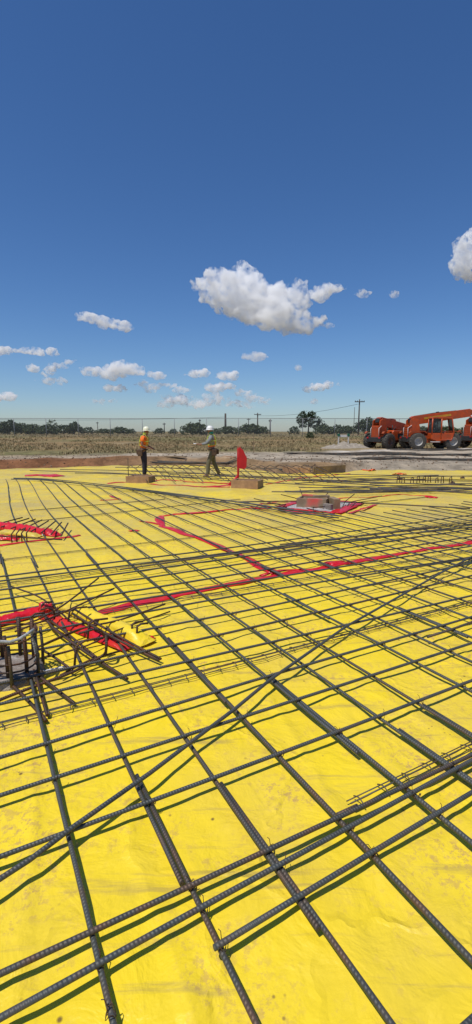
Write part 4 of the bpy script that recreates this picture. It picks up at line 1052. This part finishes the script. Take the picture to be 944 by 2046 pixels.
# ------------------------------------------------------------------ trees
def crown_mesh(name, lobes, nleaf, leaf, m, seed):
    rnd = random.Random(seed); vs = []; fs = []
    for (cx, cy, cz, rx, rz) in lobes:
        vol = int(nleaf*rx*rx*rz)
        for _ in range(vol):
            while True:
                u = Vector((rnd.uniform(-1,1), rnd.uniform(-1,1), rnd.uniform(-1,1)))
                if .3 < u.length < 1: break
            u = u*(1+.25*noise.noise(u*2.5+Vector((seed, cx, 0))))
            p = Vector((cx+u.x*rx, cy+u.y*rx, cz+u.z*rz))
            if noise.noise(p*1.1+Vector((seed, 0, 0))) < -.22: continue
            a = Vector((rnd.gauss(0,1), rnd.gauss(0,1), rnd.gauss(0,1))).normalized(); b = a.orthogonal().normalized(); s = leaf*rnd.uniform(.6, 1.3); c2 = a.cross(b)
            k = len(vs); vs += [p-b*s, p+c2*s*.6, p+b*s, p-c2*s*.6]; fs.append((k, k+1, k+2, k+3))
    mb = MB(); mb.add(vs, fs)
    me = bpy.data.meshes.new(name); me.from_pydata([tuple(v) for v in vs], [], fs); me.update(); me.materials.append(m); return me
def trunk_mesh(h, r, limbs, seed):
    rnd = random.Random(seed); mb = MB(); mb.tube([(0,0,-.3), (r*.3,0,h*.4), (0,r*.2,h)], [r, r*.75, r*.4], 7)
    for _ in range(limbs):
        a = rnd.uniform(0, 6.28); z = h*rnd.uniform(.35, .8); l = h*rnd.uniform(.4, .7)
        mb.tube([(0,0,z), (math.cos(a)*l*.4, math.sin(a)*l*.4, z+l*.4), (math.cos(a)*l*.8, math.sin(a)*l*.8, z+l*.8)], [r*.45, r*.3, r*.12], 5)
    return mb
protos = {}
def proto(kind):
    if kind in protos: return protos[kind]
    rnd = random.Random(hash(kind) % 7 if False else len(protos)+3)
    if kind == 'tall':   lobes = [(-2.0,0,4.6,1.7,2.0),(-1.1,.4,6.3,1.5,1.1),(.9,0,5.8,1.6,1.5),(2.2,.3,4.4,1.4,1.4),(.2,-.5,3.9,1.3,1.0),(3.6,.2,3.4,1.3,1.4),(-.3,0,5.2,1.5,1.4),(4.6,0,2.4,1.0,1.2),(-1.6,.3,3.2,1.5,1.3),(1.4,.2,3.0,1.4,1.2),(2.9,0,2.2,1.4,1.2)]; h = 4.4
    elif kind == 'round': lobes = [(0,0,3.4,2.6,2.0),(-1.8,.3,2.5,1.9,1.7),(2.0,-.2,2.6,2.0,1.7),(.6,.3,4.6,1.4,.9),(-3.3,0,1.7,1.3,1.3),(3.4,0,1.8,1.4,1.4)]; h = 2.6
    elif kind == 'bush': lobes = [(0,0,1.6,2.2,1.5),(-2.2,0,1.2,1.7,1.2),(2.1,.2,1.3,1.8,1.3),(.8,0,2.4,1.3,.8),(-1.0,.2,2.2,1.2,.8),(3.6,0,.9,1.2,.9)]; h = 1.2
    elif kind == 'small': lobes = [(0,0,1.3,1.3,1.1),(-.9,0,1.0,1.0,.9),(1.0,.1,.9,1.0,.8),(.2,0,2.0,.8,.6)]; h = 1.0
    else: lobes = [(0,0,3.6,1.2,1.2),(-.9,0,2.7,1.2,.9),(1.1,0,3.0,1.1,1.0),(.4,0,4.7,.9,.7)]; h = 3.2   # sparse
    me = crown_mesh('crown', lobes, 120 if kind != 'sparse' else 70, .24, M['leaf1'] if kind in ('tall', 'round', 'small') else M['leaf2'], len(protos)+1)
    tm = trunk_mesh(h, .16 if kind in ('small', 'bush') else .25, 5, 4); to = tm.build('trunk', M['trunk']); tme = to.data; bpy.data.objects.remove(to)
    protos[kind] = (me, tme); return protos[kind]
def tree(px, dist, kind, sc_, label, group='trees along the far side of the field', rz=None):
    me, tme = proto(kind); p = PD(px, dist); p.z = ground_z(p.x, p.y)
    name = {'bush': 'shrub', 'small': 'shrub'}.get(kind, 'tree')
    root = empty(name, p, random.uniform(-.4, .4) if rz is None else rz); root.scale = (sc_[0], sc_[0], sc_[1]); tag(root, label, 'tree' if name == 'tree' else 'shrub', group)
    o = bpy.data.objects.new('crown', me); C.objects.link(o); o.parent = root
    o = bpy.data.objects.new('trunk', tme); C.objects.link(o); o.parent = root
TD = 135
tree(616, 140, 'tall', (.98,.90), 'tall airy tree with sky showing through, tallest on the horizon', rz=0)
tree(733, 140, 'round', (1.0,.86), 'dense dark round tree just right of the tallest pole')
tree(748, 150, 'bush', (1.0,1.1), 'low dark shrub right of the dense round tree')
tree(588, 135, 'small', (1.0,.9), 'small round shrub left of the tall airy tree')
tree(648, 130, 'bush', (.8,.8), 'low shrub under the right side of the tall airy tree')
tree(674, 135, 'small', (1.1,1.1), 'small pointed shrub midway between tall tree and tallest pole')
tree(692, 140, 'bush', (.7,.8), 'low shrub just left of the tallest pole foot')
tree(390, 120, 'bush', (1.05,1.0), 'broad dark shrub left of the walking worker helmet')
tree(500, 135, 'bush', (1.05,.95), 'broad dark shrub under the middle crossarm pole')
tree(526, 140, 'small', (1.1,.9), 'small shrub right of the middle crossarm pole foot')
tree(455, 140, 'bush', (.85,.75), 'low shrub at the foot of the thick pole')
tree(428, 140, 'small', (.9,.7), 'tiny shrub behind the walking worker head')
tree(346, 150, 'small', (.9,.7), 'tiny shrub between the two workers')
tree(318, 150, 'small', (1.1,.8), 'small shrub just right of the standing worker')
tree(240, 150, 'bush', (.8,.75), 'low shrub left of the standing worker helmet')
tree(262, 155, 'small', (1.0,.7), 'tiny shrub touching the left side of the standing worker helmet')
tree(208, 160, 'bush', (.8,.55), 'very low shrub over the left centre field')
tree(176, 150, 'small', (1.3,.9), 'small shrub right of the left tree belt')
tree(149, 140, 'round', (.62,.66), 'rounded small tree at the right end of the left tree belt')
tree(103, 140, 'sparse', (1.1,.85), 'sparse feathery tree rising above the left tree belt')
tree(128, 145, 'bush', (.9,.9), 'dark shrub between the sparse tree and the belt end')
tree(95, 135, 'bush', (.85,.9), 'dark shrub at the foot of the sparse feathery tree')
tree(66, 140, 'bush', (.95,.95), 'dark shrub left of the sparse feathery tree')
tree(42, 145, 'bush', (1.0,1.05), 'dark shrub in the middle of the left tree belt')
tree(20, 135, 'round', (.8,.72), 'tallest dark tree near the left edge')
tree(-4, 140, 'bush', (1.0,1.15), 'dark shrub cut by the left edge')
for px in (-60,-110,-170): tree(px, 140, 'round', (1,.75), 'dark tree outside the left edge of the picture')
for px in (790,840,890,935,1000): tree(px, 150, 'bush', (1,.8), 'low shrub hidden behind the telehandlers')
tree(620, 78, 'small', (.42,.45), 'small dark weed clump standing in the dry field', 'field weeds')

# dry grass: one mass
rnd = random.Random(5); vs = []; fs = []
def tuft(x, y, h, nb, w):
    z = ground_z(x, y)-.02
    for _ in range(nb):
        a = rnd.uniform(0, 6.28); l = rnd.uniform(.2, .7)*h; dx, dy = math.cos(a)*l, math.sin(a)*l; ox, oy = rnd.uniform(-.12,.12), rnd.uniform(-.12,.12)
        k = len(vs); vs.extend([(x+ox-w*math.sin(a), y+oy+w*math.cos(a), z), (x+ox+w*math.sin(a), y+oy-w*math.cos(a), z), (x+ox+dx, y+oy+dy, z+h*rnd.uniform(.6, 1.1))]); fs.append((k, k+1, k+2))
for _ in range(15000):
    dist = 25*(150/25)**(rnd.random()**.9); px = rnd.uniform(-180, 1120); p = PD(px, dist); a = math.atan2(p.x, p.y); d = p.length-edge_r(a)
    fsx = interp([(-200,4.0),(250,5.0),(420,8.0),(560,11),(760,16),(944,19)], px)
    if d < fsx+1: continue
    if noise.noise(Vector((p.x*.2, p.y*.1, 0))) < -.15+rnd.uniform(-.1, .1): continue
    tuft(p.x, p.y, rnd.uniform(.08, .22)*(1+dist/180), 7, .018+dist*.0004)
mb = MB(); mb.add(vs, fs)
M['grass'] = mat('dry_grass', (.37,.28,.14), (.29,.22,.11), .35, .9, c3=(.19,.18,.08), coord='Object')
tag(mb.build('dry_grass', M['grass']), 'dry tan and green grass covering the far field', kind='stuff')
# clods of dirt along the pad edge
vs = []; fs = []; bmx = bmesh.new()
for _ in range(900):
    px = rnd.uniform(-150, 1100); a = math.atan((px-CX)/F); er = edge_r(a); d = rnd.uniform(.2, 7.5)**1; r = er+d; x, y = r*math.sin(a), r*math.cos(a)
    s = rnd.uniform(.012, .045); z = ground_z(x, y); b = bmesh.ops.create_icosphere(bmx, subdivisions=1, radius=s, matrix=Matrix.Translation((x, y, z+s*.3)))
    for v in b['verts']: v.co += Vector((rnd.uniform(-1,1), rnd.uniform(-1,1), rnd.uniform(-1,1)))*s*.3
me = bpy.data.meshes.new('dirt_clods'); bmx.to_mesh(me); bmx.free(); me.materials.append(M['clod']); o = bpy.data.objects.new('dirt_clods', me); C.objects.link(o)
tag(o, 'small clods of dirt scattered over the pad edge', kind='stuff')

# ------------------------------------------------------------------ clouds (real volumes)
def cloud_mat(name, dens, nsc=.022, lo_=.40, hi_=.64):
    m = bpy.data.materials.new(name); m.use_nodes = True; nt = m.node_tree; N = nt.nodes; L = nt.links
    N.remove(N['Principled BSDF']); out = N['Material Output']
    v = N.new('ShaderNodeVolumePrincipled'); v.inputs['Color'].default_value = (1,1,1,1); v.inputs['Anisotropy'].default_value = .1
    tc = N.new('ShaderNodeTexCoord'); n = N.new('ShaderNodeTexNoise'); n.inputs['Scale'].default_value = nsc; n.inputs['Detail'].default_value = 6; n.inputs['Roughness'].default_value = .66
    L.new(tc.outputs['Object'], n.inputs['Vector'])
    q = N.new('ShaderNodeMapRange'); q.inputs[1].default_value = lo_; q.inputs[2].default_value = hi_; q.inputs[3].default_value = 0; q.inputs[4].default_value = dens
    L.new(n.outputs['Fac'], q.inputs[0]); L.new(q.outputs[0], v.inputs['Density'])
    L.new(v.outputs['Volume'], out.inputs['Volume']); m.cycles.homogeneous_volume = False
    return m
CM = cloud_mat('cloud_vapour', .10, .020, .43, .70); CMs = cloud_mat('small_cloud_vapour', .11, .030, .44, .68); CMt = cloud_mat('cloud_wisp', .09, .03, .48, .70)
CD = 2600.0
def cloud(blobs, label, m=None, seed=1, flat=.75, CD=2600.0):
    """blobs: (px, py, radius px) seen from the site; spread in depth too"""
    rnd = random.Random(seed); bm = bmesh.new(); c0_ = blobs[0]
    d = ray(c0_[0], c0_[1]); base = d*(CD/d.y)+Vector((0,0,H)); mpp = CD/math.cos(TH)/F*1.0
    for (x, y, r) in blobs:
        d = ray(x, y); p = d*(CD/d.y)+Vector((0,0,H))-base
        p.y += rnd.uniform(-.5, .5)*r*mpp
        bmesh.ops.create_icosphere(bm, subdivisions=3, radius=r*mpp, matrix=Matrix.Translation(p) @ Matrix.Diagonal((1,1,flat,1)))
        for _ in range(7):
            a = rnd.uniform(0, 6.28); q = p+Vector((math.cos(a)*r*rnd.uniform(.7,1.6), rnd.uniform(-.5,.5)*r, math.sin(a)*r*.5))*mpp
            bmesh.ops.create_icosphere(bm, subdivisions=2, radius=r*mpp*rnd.uniform(.2, .5), matrix=Matrix.Translation(q) @ Matrix.Diagonal((1,1,flat,1)))
    me = bpy.data.meshes.new('cloud'); bm.to_mesh(me); bm.free(); o = bpy.data.objects.new('cloud', me); C.objects.link(o)
    rm = o.modifiers.new('r', 'REMESH'); rm.mode = 'VOXEL'; big = max(b[2] for b in blobs); rm.voxel_size = max(4, big*mpp*.12)
    bpy.context.view_layer.update(); me2 = bpy.data.meshes.new_from_object(o.evaluated_get(bpy.context.evaluated_depsgraph_get())); o.modifiers.clear(); o.data = me2
    for v in me2.vertices:
        nn = Vector(v.normal); v.co += nn*((noise.fractal(v.co*.03, 1.0, 2.0, 4)+.8*noise.noise(v.co*.012))*max(big, 14)*mpp*.24)
    me2.materials.clear(); me2.materials.append((CMs if m is CM else m) or CM)
    me2.polygons.foreach_set('use_smooth', [True]*len(me2.polygons))
    o.location = base; tag(o, label, 'cloud', 'small fair weather clouds'); return o
cloud([(445,568,34),(425,580,24),(478,555,26),(475,595,38),(510,590,42),(545,600,40),(500,622,34),(545,630,36),(580,640,28),(610,646,24),(575,598,24),(462,612,24),(600,590,12)], 'largest bright cloud with a long tail above the workers', seed=1)
cloud([(640,587,17),(655,578,14),(675,575,12),(630,592,10)], 'small cloud puff right of the largest cloud', CM, 2)
cloud([(722,586,11)], 'tiny faint cloud wisp right of the small puff', CMt, 3)
cloud([(655,648,8)], 'tiny faint wisp at the tail of the largest cloud', CMt, 33)
cloud([(172,632,13),(185,636,14),(205,642,15),(228,647,14),(248,651,13)], 'slanting elongated cloud in the upper left', CM, 4)
cloud([(-10,700,14),(15,700,12),(45,699,12),(75,700,12),(105,702,11)], 'long flat cloud entering from the left edge', CM, 5, .6)
cloud([(218,742,19),(240,737,21),(262,738,18),(205,746,12)], 'bright puffy cloud left of the centre', CM, 6)
cloud([(172,741,13),(188,741,13)], 'soft cloud attached left of the bright puffy one', CMt, 7)
cloud([(66,736,13),(100,738,11),(125,732,10)], 'small cloud pair under the long flat cloud', CM, 8, .6)
cloud([(95,760,13),(125,762,11)], 'faint low cloud below the small pair', CMt, 9, .6)
cloud([(300,747,8),(318,750,11)], 'little cloud right of the bright puffy one', CM, 10)
cloud([(386,746,11),(405,744,12)], 'little cloud left of centre above the walking worker', CM, 11, .7)
cloud([(445,750,12),(465,750,13)], 'little cloud at the centre above the crossarm poles', CM, 12, .7)
cloud([(418,774,12),(440,773,14),(460,770,11)], 'soft low cloud just left of centre', CM, 13, .6)
cloud([(478,784,12),(496,788,11)], 'soft low cloud just right of centre', CMt, 14, .7)
cloud([(508,711,12),(496,710,9),(520,711,10)], 'isolated flat small cloud under the largest one', CM, 115, .8, 1700.0)
cloud([(594,734,8)], 'tiny faint cloud right of the isolated flat one', CM, 16, .75, 1800.0)
cloud([(612,777,9),(635,773,12),(656,768,12)], 'low cloud above the tall airy tree', CM, 17, .7)
cloud([(626,801,9)], 'tiny low cloud just over the tall airy tree', CMt, 18)
cloud([(215,774,11),(238,776,10)], 'faint small cloud below the bright puffy one', CM, 19, .6)
cloud([(12,791,13),(-10,793,14),(24,793,9)], 'low white cloud at the left edge', CM, 20, .7)
cloud([(340,797,11),(362,796,12),(330,792,9)], 'faint low cloud between the workers', CMt, 21, .6)
cloud([(355,779,12),(370,779,9)], 'faint small cloud above the low one between workers', CMt, 22, .5)
cloud([(408,800,10),(425,802,8)], 'faintest cloud low above the walking worker', CMt, 23, .6)
cloud([(297,778,9)], 'tiny cloud up right of the standing worker', CMt, 25, .8)
cloud([(200,801,10),(225,801,8)], 'thin low streak of cloud over the left field', CMt, 26, .4)
cloud([(938,515,26),(925,530,20),(950,490,26),(960,520,34),(925,510,14)], 'bright cloud cut off by the right edge', CM, 27, 1.1)
cloud([(330,805,16),(360,800,20),(395,806,18),(430,795,18),(460,803,16)], 'broad thin veil of cloud low above the workers', CMt, 40, .45)
cloud([(285,765,12),(310,772,14),(340,770,12)], 'thin streaky veil right of the bright puffy cloud', CMt, 41, .4)
cloud([(505,795,14),(530,800,12),(485,808,14)], 'thin low veil of cloud right of the centre', CMt, 42, .45)
cloud([(110,730,12),(135,722,10),(90,745,10)], 'thin wisp rising right from the small cloud pair', CMt, 43, .5)
cloud([(595,568,12),(605,580,12),(600,600,12)], 'torn wisp at the right shoulder of the largest cloud', CMt, 44, 1)
cloud([(485,535,14),(500,545,12)], 'torn wisp on top of the largest cloud', CMt, 45, 1)
cloud([(786,588,10)], 'barely visible wisp in the right half of the sky', CMt, 28)

# ------------------------------------------------------------------ light, sky, camera
EL = 66.0; AZ = 228.0      # azimuth clockwise from +Y
sd = Vector((math.sin(R(AZ))*math.cos(R(EL)), math.cos(R(AZ))*math.cos(R(EL)), math.sin(R(EL))))
l = bpy.data.lights.new('sun', 'SUN'); l.energy = 3.9; l.angle = R(.53); l.color = (1,.955,.88)
lo = bpy.data.objects.new('sun', l); C.objects.link(lo); lo.rotation_euler = (-sd).to_track_quat('-Z', 'Y').to_euler(); lo.location = (0,0,50)
w = bpy.data.worlds.new('World'); sc.world = w; w.use_nodes = True; N = w.node_tree.nodes; L = w.node_tree.links
sky = N.new('ShaderNodeTexSky'); sky.sky_type = 'NISHITA'; sky.sun_disc = False; sky.sun_elevation = R(EL); sky.sun_rotation = R(AZ)
sky.altitude = 200; sky.air_density = 1.0; sky.dust_density = .35; sky.ozone_density = 4.0
bg = N['Background']; bg.inputs['Strength'].default_value = .092; hs = N.new('ShaderNodeHueSaturation'); hs.inputs['Saturation'].default_value = 1.16; L.new(sky.outputs['Color'], hs.inputs['Color'])
tn = N.new('ShaderNodeMix'); tn.data_type = 'RGBA'; tn.blend_type = 'MULTIPLY'; tn.inputs[0].default_value = 1; L.new(hs.outputs['Color'], tn.inputs[6]); tn.inputs[7].default_value = (.84,.93,1.10,1)
L.new(tn.outputs[2], bg.inputs['Color'])
cam = bpy.data.cameras.new('camera'); co = bpy.data.objects.new('camera', cam); C.objects.link(co)
co.location = (0,0,H); co.rotation_euler = (math.pi/2-TH, 0, 0)
cam.sensor_fit = 'HORIZONTAL'; cam.sensor_width = 36; cam.lens = 36*F/944; cam.clip_start = .05; cam.clip_end = 12000
sc.camera = co
sc.view_settings.view_transform = 'Standard'; sc.view_settings.look = 'None'; sc.view_settings.exposure = 0; sc.view_settings.gamma = 1
sc.cycles.volume_bounces = 12; sc.cycles.max_bounces = 14; sc.cycles.volume_step_rate = 2.0; sc.cycles.volume_max_steps = 64
sc.cycles.use_denoising = True
print('objects', len(bpy.data.objects), 'ties', nt_)
